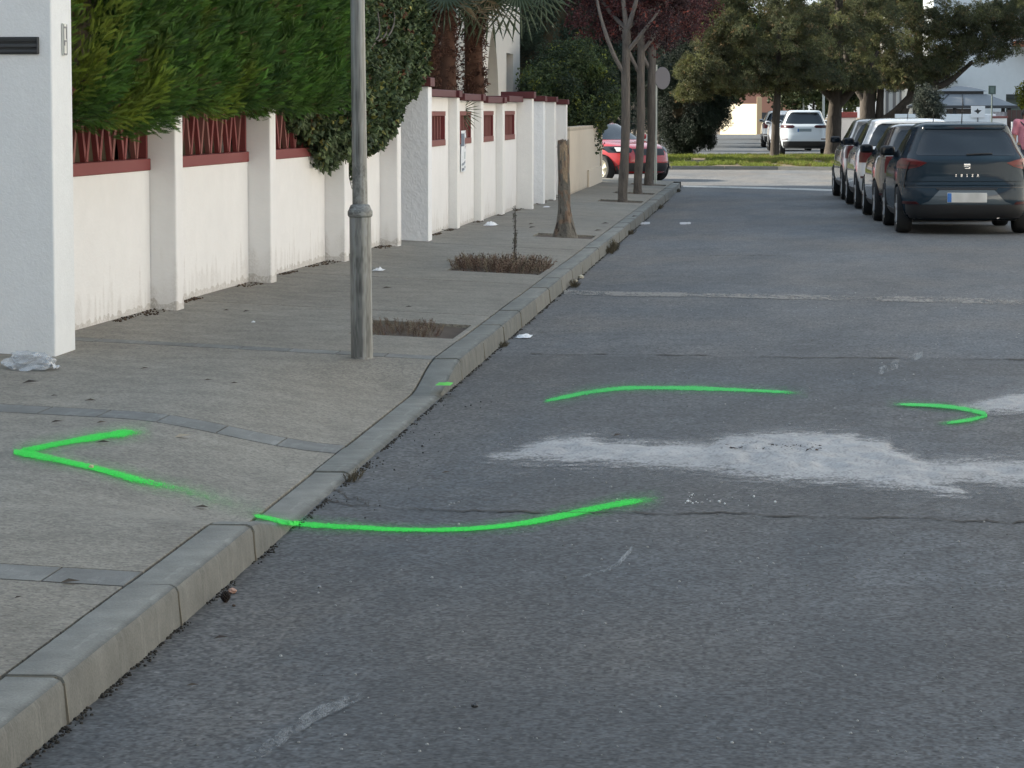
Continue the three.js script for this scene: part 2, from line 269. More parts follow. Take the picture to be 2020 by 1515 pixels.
{ // kerb stones
  const kh = z => 0.13 - 0.112 * dropZ(z);
  const prof = (h, z, dx = 0) => [[KX + 0.0, -0.12], [KX + 0.0, h - 0.004], [KX + 0.006, h + 0.001], [-1.912, h + 0.001], [-1.893, h - 0.007], [-1.884, h - 0.024 < 0.002 ? 0.002 : h - 0.024], [-1.868, -0.12]].map(q => V3(q[0] + dx, q[1], z));
  const Z = [-3.2, -4.8, -6.37, -7.95, -9.53, -10.95, -11.85, -13.55, -14.5, -15.98, -17.25, -18.45]; for (let z = -19.95; z > -64.6; z -= 1.5) Z.push(z);
  const KM = [M.kerb, M.kerbB, M.kerbC], KV = KM.map(m => { const q = m.clone(); q.vertexColors = true; return q; });
  for (let i = 0; i < Z.length - 1; i++) {
    const a = Z[i] - 0.0025, b = Z[i + 1] + 0.0025, n = i < 14 ? 40 : 8, dx = (hash(i, 5, 5) - 0.5) * 0.006, dy = (hash(i, 8, 2) - 0.5) * 0.010;
    const P = [], I = [], m = 7; for (let j = 0; j <= n; j++) { const z = a + (b - a) * j / n; const ch = 0.007 * n3(z * 5, i, 1) + 0.006 * n3(z * 17, i, 2) - 0.02 * Math.max(0, n3(z * 3.1, i, 7) - 0.42); prof(kh(z) + dy, z, dx).forEach((q, k) => { const e = k === 3 || k === 4 || k === 5 ? ch : 0; P.push(q.x + e, q.y + e * 0.6 + (k === 2 ? 0.3 * ch : 0), q.z); }); }
    for (let j = 0; j < n; j++) for (let k = 0; k < m - 1; k++) { const p = j * m + k; I.push(p, p + 1, p + m + 1, p, p + m + 1, p + m); }
    for (let k = 1; k < m - 1; k++) { I.push(0, k + 1, k); I.push(n * m, n * m + k, n * m + k + 1); }
    const q = new THREE.BufferGeometry(); q.setAttribute('position', new THREE.Float32BufferAttribute(P, 3)); q.setIndex(I);
    const kg = toCreasedNormals(uvBox(q, 1.3), 0.5), kp = kg.attributes.position, kn = kg.attributes.normal, kc = [];
    for (let v = 0; v < kp.count; v++) { const z = kp.getZ(v), y = kp.getY(v), gr = 0.5 + 0.5 * n3(z * 3, y * 20, 3) + 0.3 * n3(z * 11, y * 40, 5); let c = 1; if (kn.getX(v) > 0.8) c = 0.80 - 0.12 * gr; else if (kn.getX(v) > 0.25) c = n3(z * 1.3, i, 9) > -0.25 ? 0.42 + 0.25 * gr : 0.8; kc.push(c * 0.97, c, c * 0.99); }   // tyre rubber on the arris, uneven darker tone on the face
    kg.setAttribute('color', new THREE.Float32BufferAttribute(kc, 3)); obj('kerb_stone', kg, KV[Math.floor(hash(i, 1, 6) * 3)], PAVE);
    if (Math.abs(kh(Z[i]) - 0.13) < 0.01 && i > 0) obj('mortar_joint', [box(-2.04, -1.905, 0.10, 0.1295, Z[i] - 0.0035, Z[i] + 0.0035, 0), bar(V3(-1.888, 0.112, Z[i]), V3(-1.8735, -0.02, Z[i]), 0.007, 0.010)], M.mortar, PAVE);
  }
  // the corner into the cross street and the kerb along it
  const cx = KX - 0.85, cz = -64.5, arc = [];
  for (let k = 0; k < 5; k++) { const a0 = k / 5 * Math.PI / 2, a1 = (k + 1) / 5 * Math.PI / 2 - 0.01; arc.push(grid(4, 3, (u, v) => { const a = a0 + (a1 - a0) * u, r = [0.85, 0.85, 1.0, 1.02][Math.round(v * 3)], y = [0.0, 0.13, 0.13, -0.1][Math.round(v * 3)]; return V3(cx + r * Math.cos(a), y, cz - r * Math.sin(a)); })); }
  arc.forEach((g, k) => obj('kerb_stone', toCreasedNormals(g.toNonIndexed(), 0.5), KM[k % 3], PAVE));
  for (let k = 0; k < 14; k++) obj('kerb_stone', box(cx - k * 1.5 - 1.49, cx - k * 1.5, -0.1, 0.13, cz - 1.02, cz - 0.85, 0.015), KM[k % 3], PAVE);
  obj('slab', uvBox(new THREE.ShapeGeometry((() => { const s = new THREE.Shape(); s.moveTo(-30, 64.93); s.lineTo(XI, 64.93); s.lineTo(XI, 64.5); s.absarc(cx, 64.5, 0.845, 0, Math.PI / 2, false); s.lineTo(-30, 65.345); return s; })()).rotateX(-Math.PI / 2).translate(0, 0.132, 0), 2.2), mat([1, 1, 1], 0.92, { map: paveMap }), PAVE);
}
{ // pavement and kerb on the far side of the street
  const g = new THREE.Group(); g.name = 'pavement_opposite'; g.userData = { kind: 'structure', label: 'narrow concrete pavement behind the parked cars', category: 'pavement' }; scene.add(g);
  for (let k = 0; k < 15; k++) obj('slab', box(3.88, 6.2, -0.05, 0.14, 4 - k * 4.2 - 4.18, 4 - k * 4.2, 0.01, 2.2), mat([1, 1, 1], 0.92, { map: paveMap }), g);
  for (let k = 0; k < 42; k++) obj('kerb_stone', box(3.72, 3.87, -0.05, 0.135, 4 - k * 1.5 - 1.49, 4 - k * 1.5, 0.015), [M.kerb, M.kerbB, M.kerbC][k % 3], g);
}
console.log('ground ready');
// ---------------------------------------------------------------- marks on the ground: spray paint, worn road paint, spilled absorbent
function ribbon(pts, surf, lift, n = 120, spread = 1) {                           // pts: [x, y, half thickness] as measured
  const c = new THREE.CatmullRomCurve3(pts.map(q => V3(q[0], q[1], q[2] * 10)));
  return grid(n, 6, (u, v) => { const q = c.getPoint(u), p = surf(q.x, q.y + (v - 0.5) * 2 * (spread || 1) * q.z / 10); return V3(p.x, p.y + lift, p.z); });
}
function sprayAlpha(seed, head, tail, dens) {
  return greyTex(1024, 64, (u, v) => {
    const e = Math.abs(v - 0.5) * 2, a = vn(u * 420, v * 40, 4096, seed), b = vn(u * 60, v * 22, 4096, seed + 1), w = 0.25 + 0.13 * vn(u * 9, 0.5, 4096, seed + 2), gr = 0.6 * a + 0.4 * b;
    const hf = sm(0, head, u), tf = 1 - sm(1 - tail, 1, u), end = Math.min(hf, tf);
    const core = Math.exp(-Math.pow(e / w, 2.4)) * end * dens * (0.72 + 0.4 * vn(u * 14, 0.5, 4096, seed + 6)), mist = 0.50 * Math.exp(-Math.pow(e / 0.62, 2)) * Math.sqrt(end) * dens;
    const fine = hash(Math.floor(u * 1024), Math.floor(v * 64), seed + 9); return Math.min(0.96, sm(0.04, 1.0, core - 0.95 * (gr - 0.5)) * (0.60 + 0.40 * fine) + (gr > 0.5 ? mist * (gr - 0.34) * 2.4 * fine : 0));
  });
}
const green = (alpha, c = [0.006, 0.76, 0.05]) => mat(c, 0.75, { alphaMap: alpha, transparent: true, side: THREE.DoubleSide });
const road0 = (x, y) => gp(x, y, 0);
{
  const sm1 = thing('spray_mark', 'bright green sprayed arrowhead on the pavement slabs, pointing left', 'paint mark');
  const al1 = sprayAlpha(101, 0.03, 0.24, 1.1), al2 = sprayAlpha(111, 0.02, 0.6, 1.1);
  obj('stroke', ribbon([[40, 893, 9], [75, 885, 10], [120, 876, 9.5], [170, 867, 9.5], [220, 859, 10], [255, 855, 10], [300, 852, 9]], pp, 0.004, 120, 2.3), green(al1), sm1);
  obj('stroke', ribbon([[24, 893, 7], [60, 898, 11], [120, 911, 9.5], [180, 924, 9], [230, 937, 11], [290, 953, 11], [350, 966, 10], [440, 990, 11], [520, 1012, 9]], pp, 0.0055, 160, 2.3), green(al2), sm1);
  const sm2 = thing('spray_mark', 'long green sprayed curve from the kerb across the near asphalt', 'paint mark');
  const over = (x, y) => {                                             // pavement, kerb top, kerb face or road, whichever the spot lies on
    const a = gp(x, y, 0); if (a.x > -1.866) return a;
    let p = gp(x, y, 0.06); for (let k = 0; k < 14; k++) p = gp(x, y, p.x < KX ? ph(p.x, p.z) : 0.13 - 0.112 * dropZ(p.z));
    if (p.x <= -1.893) return p;
    const d = dirOf(x, y); return d.multiplyScalar(-1.876 / d.x).add(camera.position).add(V3(0.006, 0, 0));
  };
  obj('stroke', ribbon([[496, 1018, 5], [530, 1024, 7], [556, 1031, 8], [590, 1035, 8], [630, 1038, 8.5], [700, 1042, 8], [780, 1046, 6.5], [860, 1047, 6], [940, 1044, 7], [1030, 1034, 8.5], [1110, 1019, 9], [1190, 1001, 9], [1250, 991, 9.5], [1310, 986, 8]], over, 0.004, 320, 2.3), green(sprayAlpha(131, 0.03, 0.10, 1.1)), sm2);
  const sm3 = thing('spray_mark', 'thin green sprayed arc on the asphalt behind the pale spill', 'paint mark');
  obj('stroke', ribbon([[1068, 794, 4], [1110, 785, 7], [1160, 775, 7], [1230, 767, 6], [1300, 766, 6], [1400, 768, 6], [1500, 772, 5.5], [1595, 777, 5]], road0, 0.0035, 120, 2.3), green(sprayAlpha(141, 0.06, 0.10, 1.0), [0.03, 0.60, 0.10]), sm3);
  const sm4 = thing('spray_mark', 'small green sprayed arrowhead at the right, pointing to the second pale spill', 'paint mark');
  obj('stroke', ribbon([[1748, 800, 4], [1800, 801, 5], [1860, 804, 5.5], [1910, 811, 6], [1946, 820, 7]], road0, 0.0085, 80, 2.3), green(sprayAlpha(151, 0.25, 0.02, 1.0), [0.02, 0.62, 0.09]), sm4);
  obj('stroke', ribbon([[1948, 821, 6], [1925, 828, 6.5], [1890, 834, 5], [1845, 839, 4]], road0, 0.007, 80, 2.3), green(sprayAlpha(161, 0.02, 0.3, 1.0), [0.02, 0.64, 0.08]), sm4);
}
{ // worn white paint
  const wear = (seed, dens, amp = 0.85) => greyTex(1024, 64, (u, v) => { const a = fb(u * 40, v * 5, 4096, seed), b = vn(u * 300, v * 24, 4096, seed + 3), p = fb(u * 6, 0.5, 4096, seed + 5), e = 1 - sm(0.55, 1.0, Math.abs(v - 0.5) * 2); return sm(0.52, 0.78, dens * e + 0.5 * (a - 0.5) + 0.5 * (b - 0.5) + 0.9 * (p - 0.5)) * amp; });
  const lm = (s, d, c = [0.50, 0.50, 0.47], amp) => mat(c, 0.85, { alphaMap: wear(s, d, amp), transparent: true });
  tag(obj('road_line', ribbon([[1112, 577, 7], [1200, 580, 6], [1400, 583, 6], [1620, 588, 7], [1830, 592, 8], [2080, 599, 9]], road0, 0.005, 160), lm(201, 0.78, [0.30, 0.285, 0.26], 0.7)), 'worn white transverse line across the middle of the street', 'road line');
  tag(obj('stop_line', ribbon([[1348, 368, 2.2], [1450, 370, 2.2], [1560, 373, 2.2], [1650, 376, 2.2]], road0, 0.005), lm(211, 1.0, [0.45, 0.45, 0.43])), 'white stop line at the end of the street', 'road line');
  for (const [x0, x1, w] of [[1262, 1282, 'beside the kerb'], [1341, 1363, 'out in the lane']]) tag(obj('parking_tick', ribbon([[x0, 441, 3], [(x0 + x1) / 2, 441, 3], [x1, 440.5, 3]], road0, 0.005, 20), lm(221 + x0, 1.0, [0.6, 0.6, 0.6])), 'short white painted tick on the asphalt ' + w, 'road mark', 'white ticks on the asphalt');
  const scuff = (pts, s, d, lab, c = [0.40, 0.42, 0.42]) => tag(obj('scuff', ribbon(pts, road0, 0.005, 60), lm(s, d, c, 0.5)), lab, 'scuff mark', 'pale scrapes on the asphalt');
  scuff([[1150, 1140, 4], [1185, 1130, 4], [1215, 1118, 8], [1235, 1098, 9], [1250, 1080, 8]], 301, 0.55, 'short bent white scrape on the near asphalt');
  scuff([[510, 1490, 20], [560, 1455, 22], [620, 1415, 20], [720, 1372, 12]], 311, 0.60, 'broad faint chalky scrape at the bottom left of the asphalt', [0.30, 0.31, 0.31]);
  scuff([[1730, 735, 10], [1770, 720, 13], [1800, 708, 12], [1820, 700, 8]], 321, 0.52, 'faint pale scrape behind the small green arrowhead');
  scuff([[830, 848, 3], [880, 838, 4], [960, 831, 3]], 331, 0.35, 'thin pale scratch beside the dropped kerb', [0.3, 0.31, 0.31]);
}
{ // pale absorbent powder swept into streaks: thin heaped sheet with ragged grainy edges
  const hw = [[0, 0]];
  function spill(name, label, x0, x1, z0, z1, polys, haze, seed) {
    const W = polys.map(p => p.map(q => gp(q[0], q[1], 0)).map(q => [q.x, q.z / 9]));
    const inside = (p, x, y) => { let r = false; for (let i = 0, j = p.length - 1; i < p.length; j = i++) if ((p[i][1] > y) !== (p[j][1] > y) && x < (p[j][0] - p[i][0]) * (y - p[i][1]) / (p[j][1] - p[i][1]) + p[i][0]) r = !r; return r; };
    const dist = (p, x, y) => { let m = 1e9; for (let i = 0, j = p.length - 1; i < p.length; j = i++) { const ax = p[j][0], ay = p[j][1], bx = p[i][0] - ax, by = p[i][1] - ay, t = Math.max(0, Math.min(1, ((x - ax) * bx + (y - ay) * by) / (bx * bx + by * by))), dx = x - ax - bx * t, dy = y - ay - by * t; m = Math.min(m, Math.hypot(dx, dy)); } return inside(p, x, y) ? m : -m; };
    const cov = (u, v) => { const x = x0 + (x1 - x0) * u, z = z0 + (z1 - z0) * v, y = z / 9, wob = 0.010 * n3(x * 7, z * 3, seed); let s = -1; W.forEach((p, k) => s = Math.max(s, dist(p, x, y) + wob - (haze[k] || 0))); return s; };
    const CN = 256, cache = new Float32Array((CN + 1) * (CN + 1)); for (let j = 0; j <= CN; j++) for (let i = 0; i <= CN; i++) cache[j * (CN + 1) + i] = cov(i / CN, j / CN);
    const cv = (u, v) => { const a = u * CN, b = v * CN, i = Math.min(CN - 1, Math.floor(a)), j = Math.min(CN - 1, Math.floor(b)), f = a - i, g = b - j, q = (x, y) => cache[y * (CN + 1) + x]; return (q(i, j) * (1 - f) + q(i + 1, j) * f) * (1 - g) + (q(i, j + 1) * (1 - f) + q(i + 1, j + 1) * f) * g; };
    const al = greyTex(1024, 1024, (u, v) => { const s = cv(u, v), gr = 0.6 * vn(u * 512, v * 300, 4096, seed) + 0.4 * vn(u * 240, v * 160, 4096, seed + 1), st = fb(u * 30, v * 60, 4096, seed + 5); const wisp = fb(u * 34, v * 60, 4096, seed + 7); return Math.min(1, sm(-0.034, 0.034, s + 0.045 * (wisp - 0.5)) * (0.70 + 0.5 * gr) + sm(-0.11, 0.02, s + 0.06 * (wisp - 0.5)) * Math.max(0, gr - 0.35) * 0.75); });
    const cm = colTex(1024, 1024, (u, v) => { const a = 0.6 * fb(u * 22 + v * 14, v * 46 - u * 10, 4096, seed + 9) + 0.4 * fb(u * 6, v * 10, 4096, seed + 15), b = vn(u * 480, v * 300, 4096, seed + 12), k = 0.36 * (0.62 + 0.56 * a + 0.2 * b); return [k, k * 1.005, k * 1.0]; });
    const g = grid(150, 110, (u, v) => { const s = cv(u, v), x = x0 + (x1 - x0) * u, z = z0 + (z1 - z0) * v; return V3(x, 0.005 + 0.034 * sm(-0.01, 0.06, s) * (0.5 + 0.7 * n3(x * 5 + z * 1.5, z * 4.2 - x * 2, seed) + 0.5 * n3(x * 13 + z * 9, z * 9 - x * 5, seed)), z); });
    al.wrapS = al.wrapT = cm.wrapS = cm.wrapT = THREE.ClampToEdgeWrapping;
    return tag(obj(name, g, mat([1, 1, 1], 0.95, { map: cm, alphaMap: al, transparent: true })), label, 'spill');
  }
  spill('powder_spill', 'large pale grey streak of swept absorbent powder across the asphalt', -1.55, 2.0, -16.6, -12.4, [
    [[972, 904], [1040, 884], [1090, 868], [1160, 865], [1195, 876], [1290, 880], [1400, 877], [1440, 862], [1560, 856], [1640, 855], [1692, 860], [1690, 866], [1752, 873], [1760, 888], [1800, 905], [1830, 915], [1950, 912], [2100, 915], [2100, 955], [1900, 956], [1840, 958], [1885, 966], [1900, 974], [1840, 971], [1760, 960], [1690, 953], [1560, 947], [1480, 943], [1380, 926], [1250, 917], [1100, 911], [1040, 908]],
    [[1820, 900], [1900, 888], [2000, 885], [2100, 886], [2100, 930], [1850, 925]], [[1300, 868], [1430, 856], [1560, 852], [1640, 862], [1480, 872]]], [0, 0.055, 0.05], 401);
  spill('powder_spill', 'smaller pale powder patch beyond the green arrowhead at the right edge', 0.7, 2.3, -18.8, -16.2, [[[1896, 806], [1930, 797], [1965, 787], [1990, 780], [2100, 776], [2100, 812], [1990, 815], [1930, 813]]], [0], 421);
}
console.log('marks ready');
// ---------------------------------------------------------------- gate pier and garden walls
{
  const z0 = pp(110, 703).z, x0 = pp(110, 703).x, z1 = pp(160, 690).z;
  const t = thing('gate_wall', 'tall white rendered gate wall with a black letterbox slot', 'wall');
  obj('wall', box(x0 - 2.6, x0, 0.05, 2.75, z0, z1, 0.012), mat([0.92, 0.96, 1.0], 0.85, { map: stuccoMap, bumpMap: stuccoBump, bumpScale: 0.0015 }), t);
  obj('coping', box(x0 - 2.66, x0 + 0.05, 2.753, 2.82, z1 - 0.05, z0 + 0.05, 0.01), M.stucco, t);
  const a = dp(-60, 73, z0), b = dp(78, 107, z0), lb = obj('letterbox', box(a.x, b.x, b.y, a.y, z0 + 0.002, z0 + 0.012, 0.003), M.dark, t);
  const L = (y0, y1, d, m) => obj('flap', box(a.x, b.x - 0.012, y0, y1, z0 + 0.0125, z0 + d, 0.003), m, lb), hh = a.y - b.y;
  L(b.y + hh * 0.72, b.y + hh * 0.93, 0.02, M.dark); L(b.y + hh * 0.40, b.y + hh * 0.58, 0.024, M.charcoal); L(b.y + hh * 0.10, b.y + hh * 0.26, 0.02, M.charcoal);
  obj('frame', box(b.x - 0.011, b.x - 0.003, b.y + 0.004, a.y - 0.004, z0 + 0.0125, z0 + 0.028, 0.002), M.charcoal, lb);
  // house number tile with worn figures
  const zt = (z0 + z1) / 2 - 0.03, ya = dp(136, 46, zt).y, yb = dp(136, 109, zt).y;
  const pl = obj('number_tile', box(x0 + 0.002, x0 + 0.014, yb, ya, zt - 0.042, zt + 0.042, 0.004), mat([0.62, 0.64, 0.60], 0.35), t);
  const hgt = ya - yb, seg = (y0, y1, q0, q1) => obj('figure', box(x0 + 0.0145, x0 + 0.017, yb + hgt * y0, yb + hgt * y1, zt + q0, zt + q1, 0), M.grey, pl);
  seg(0.02, 0.97, 0.036, 0.042); seg(0.02, 0.97, -0.042, -0.036); seg(0.0, 0.06, -0.03, 0.03); seg(0.42, 0.47, -0.02, 0.03); seg(0.30, 0.42, 0.010, 0.026); seg(0.52, 0.90, -0.030, -0.018); seg(0.84, 0.90, -0.02, 0.03);
}
{ // low white wall with red lattice
  const W = thing('garden_wall', 'low white wall with pilasters and dark red zigzag lattice under the hedge', 'wall', [-4.45, 0, -19.0], -0.027);
  const ps = [2.42, 5.95, 9.62, 12.98], X = s => 0, start = -1.32;
  const panel = (s0, s1) => { const g = new THREE.BoxGeometry(0.22, 1.12, s1 - s0, 1, 1, 8); g.translate(-0.11, 0.10 + 0.56, -(s0 + s1) / 2); const q = g.toNonIndexed(), p = q.attributes.position, uv = q.attributes.uv; for (let i = 0; i < p.count; i++) uv.setXY(i, (p.getZ(i) + s0 * 0.37) / 4 - p.getX(i), (p.getY(i) - 0.22) / 1.5); return q; };
  let s = start;
  [...ps, 99].forEach((e, k) => {
    if (e === 99) return;
    const s0 = s + 0.001, s1 = e - 0.125;
    obj('panel', panel(s0, s1), M.dirty, W);
    const sill = obj('lattice_sill', box(-0.13, 0.012, 1.2215, 1.305, -s1 + 0.002, -s0 - 0.002, 0.006), M.red, W);
    obj('lattice_rail', box(-0.12, -0.004, 1.725, 1.80, -s1 + 0.002, -s0 - 0.002, 0.006), M.red, W);
    obj('lattice_post', box(-0.11, -0.008, 1.306, 1.724, -s0 - 0.05, -s0 - 0.003, 0.004), M.redB, W);
    obj('lattice_post', box(-0.11, -0.008, 1.306, 1.724, -s1 + 0.003, -s1 + 0.05, 0.004), M.redB, W);
    const n = Math.round((s1 - s0 - 0.1) / 0.355), d = (s1 - s0 - 0.1) / n, q = rng(40 + k);
    for (let i = 0; i < n; i++) for (const h of [0, 1]) {
      const a = s0 + 0.05 + (i + (h ? 0.5 : 0.03)) * d, b = s0 + 0.05 + (i + (h ? 0.97 : 0.5)) * d;
      obj('lattice_bar', bar(V3(-0.055 + h * 0.006, h ? 1.307 : 1.723, -a), V3(-0.055 + h * 0.006, h ? 1.723 : 1.307, -b), 0.034, 0.05), q() < 0.5 ? M.red : M.redWorn, W);
    }
    const g = box(-0.23, 0.19, 0.09, 1.86, -e - 0.12, -e + 0.12, 0.014), p = g.attributes.position, uv = g.attributes.uv;
    for (let i = 0; i < p.count; i++) uv.setXY(i, (p.getZ(i) * 0.8 + p.getX(i)) / 4 + 0.3 * k, (p.getY(i) - 0.22) / 1.95);
    obj('pilaster', g, M.dirty, W);
    s = e + 0.125;
  });
}
{ // freshly painted white wall with red copings and barred openings
  const W = thing('garden_wall', 'rough white painted wall with dark red copings and barred openings beside the palms', 'wall');
  const pil = (zc, xf, th, pro, top, cap, m = M.stucco) => {
    obj('pillar', box(xf - 0.42, xf, 0.08, top - cap, zc - th / 2, zc + th / 2, 0.012), m, W);
    obj('coping', box(xf - 0.46, xf + 0.03, top - cap + 0.001, top, zc - th / 2 - 0.04, zc + th / 2 + 0.04, 0.008), M.redCap, W);
  };
  const xw = z => -3.93 + 0.0235 * (-34 - z);
  pil(-33.42, -3.745, 0.34, 0, 2.0, 0.10, M.stuccoRough);
  const Ps = [[-36.95, 0.11], [-39.4, 0.10], [-41.9, 0.10], [-44.62, 0.17]], tops = [1.88, 1.845, 1.82, 1.91];
  let a = -33.6;
  Ps.forEach(([z, pr], k) => {
    const b = z + 0.15, xf = xw((a + b) / 2), top = tops[k] - (k === 3 ? 0.07 : 0), o0 = a - (k === 0 ? 0.55 : 0.35), o1 = b + 0.42, y0 = 1.22, y1 = 1.63;
    const g = (y, Y, p, P) => box(xf - 0.2, xf, y, Y, P, p, 0);
    const lower = new THREE.BoxGeometry(0.2, y0 - 0.08, a - b, 1, 1, 1).toNonIndexed(); lower.translate(xf - 0.1, (y0 + 0.08) / 2, (a + b) / 2); { const p = lower.attributes.position, uv = lower.attributes.uv; for (let i = 0; i < p.count; i++) uv.setXY(i, p.getZ(i) / 4, (p.getY(i) - 0.19) / 1.6); }
    obj('panel', lower, M.dirty, W);
    obj('panel', [g(y1, top - 0.085, a, b), g(y0 + 0.001, y1 - 0.001, a, o0), g(y0 + 0.001, y1 - 0.001, o1, b)], M.stucco, W);
    obj('coping', box(xf - 0.24, xf + 0.10, top - 0.084, top, b + 0.002, a - 0.045, 0.008), M.redCap, W);
    obj('opening_frame', [box(xf - 0.19, xf + 0.012, y0 + 0.002, y0 + 0.075, o1 + 0.002, o0 - 0.002, 0.004), box(xf - 0.19, xf + 0.012, y1 - 0.055, y1 - 0.002, o1 + 0.002, o0 - 0.002, 0.004)], M.redWorn, W);
    obj('opening_frame', [box(xf - 0.19, xf + 0.006, y0 + 0.076, y1 - 0.056, o1 + 0.002, o1 + 0.06, 0.004), box(xf - 0.19, xf + 0.006, y0 + 0.076, y1 - 0.056, o0 - 0.06, o0 - 0.002, 0.004)], M.redB, W);
    for (let i = 1, n = 7; i < n; i++) obj('opening_bar', box(xf - 0.045, xf - 0.012, y0 + 0.076, y1 - 0.056, o1 + 0.06 + (o0 - o1 - 0.12) * i / n - 0.02, o1 + 0.06 + (o0 - o1 - 0.12) * i / n + 0.02, 0.004), M.redWorn, W);
    obj('opening_back', box(xf - 0.165, xf - 0.145, y0 + 0.076, y1 - 0.056, o1 + 0.061, o0 - 0.061, 0), M.redB, W);
    pil(z, xf + pr + (k === 3 ? 0.06 : 0), 0.28, pr, tops[k], k === 3 ? 0.10 : 0.085, k === 3 ? M.stucco : M.stucco);
    a = z - 0.15;
  });
  [[-47.1, -3.50, 1.86, M.stuccoRough], [-49.1, -3.47, 1.855, M.stucco], [-52.0, -3.48, 1.82, M.dirty]].forEach(([z, xf, top, m]) => {
    obj('panel', box(xf - 0.5, xf - 0.26, 0.08, top - 0.2, z + 0.151, a - 0.001, 0, 1), M.stucco, W);
    pil(z, xf, 0.30, 0, top, 0.085, m); a = z - 0.15;
  });
}
{ // torn strip of printed plastic tied to the bars of the white wall
  const t = thing('printed_notice', 'narrow white notice with dark blue print hanging on the white wall', 'notice');
  const m = colTex(64, 256, (u, v) => { const w = [0.74, 0.78, 0.82], d = [0.10, 0.14, 0.20]; const row = (a, b) => v > a + (u - 0.5) * 0.07 && v < b + (u - 0.5) * 0.07 && u > 0.1 && u < 0.92; if (row(0.05, 0.115) || row(0.17, 0.235)) return vn(u * 9, v * 60, 999, 3) > 0.25 ? d : w; if (v > 0.30 && v < 0.48 && u > 0.62 && u < 0.9) return [0.25, 0.33, 0.36]; if (v > 0.62 && u < 0.45 && v < 0.93) return d; if (v > 0.55 && u > 0.5 && vn(u * 5, v * 30, 99, 4) > 0.5) return [0.4, 0.38, 0.42]; return w; });
  const z = -37.35, xf = -3.83, y1 = dp(900, 258, z).y, y0 = dp(896, 340, z).y;
  obj('sheet', grid(6, 14, (u, v) => V3(xf + 0.012 * Math.sin(u * 5) + 0.01, y0 + (y1 - y0) * v, z - 0.15 - 0.72 * u + 0.03 * Math.sin(v * 6))), mat([1, 1, 1], 0.5, { map: m, side: THREE.DoubleSide }), t);
}
{ // weathered beige wall at the corner plot
  const t = thing('garden_wall', 'stained beige wall below the overhanging bush at the corner', 'wall');
  const xf = -3.44, g = new THREE.BoxGeometry(0.2, 1.25, 9.2, 1, 1, 6).toNonIndexed(); g.translate(xf - 0.1, 0.72, -56.8); const p = g.attributes.position, uv = g.attributes.uv; for (let i = 0; i < p.count; i++) uv.setXY(i, p.getZ(i) / 4 + p.getX(i), (p.getY(i) - 0.18) / 1.1);
  obj('wall', g, M.beige, t); obj('end_pier', box(xf - 0.3, xf + 0.03, 0.08, 1.40, -61.75, -61.42, 0.01), M.beige, t);
  obj('wall', box(xf - 14, xf - 0.31, 0.08, 1.35, -61.7, -61.5, 0.01), M.beige, t);
  obj('plinth', box(xf + 0.001, xf + 0.035, 0.09, 0.52, -61.41, -57.2, 0.01), M.beige, t);
}
{ // wall on the far side of the street, out of the picture to the right
  const t = thing('garden_wall', 'plain white wall along the opposite pavement behind the parked cars', 'wall');
  for (let k = 0; k < 9; k++) { obj('panel', box(6.0, 6.2, 0.1, 1.6, 2 - k * 7 - 6.7, 2 - k * 7 - 0.002, 0.01), M.stucco, t); obj('pilaster', box(5.95, 6.25, 0.1, 1.9, 2 - k * 7 - 7.0, 2 - k * 7 - 6.702, 0.01), M.stucco, t); }
}
{ // lamp post
  const b = pp(714, 706), t = thing('street_lamp', 'mottled grey steel lamp post on the pavement by the dropped kerb', 'street lamp', [b.x, b.y - 0.01, b.z]);
  t.rotation.z = 0.008; const L = (pts, n = 28) => { const g = new THREE.LatheGeometry(pts.map(q => new THREE.Vector2(...q)), n); return toCreasedNormals(g.toNonIndexed(), 0.6); };
  obj('base', L([[0.0, 0], [0.069, 0], [0.067, 0.02], [0.0655, 0.5], [0.066, 0.865], [0.074, 0.872], [0.0765, 0.885], [0.0755, 0.902], [0.069, 0.912], [0.064, 0.925], [0.058, 0.938], [0.048, 0.944]]), M.metal, t);
  obj('pole', L([[0.0465, 0.93], [0.0455, 1.2], [0.0405, 3.2], [0.038, 4.0], [0.0, 4.0]]), M.metal, t);
  const ln = obj('lantern', L([[0.05, 4.0], [0.10, 4.05], [0.19, 4.45], [0.20, 4.47], [0.12, 4.6], [0.03, 4.66], [0, 4.67]], 8), mat([0.5, 0.5, 0.48], 0.3), t);
}
console.log('walls ready');
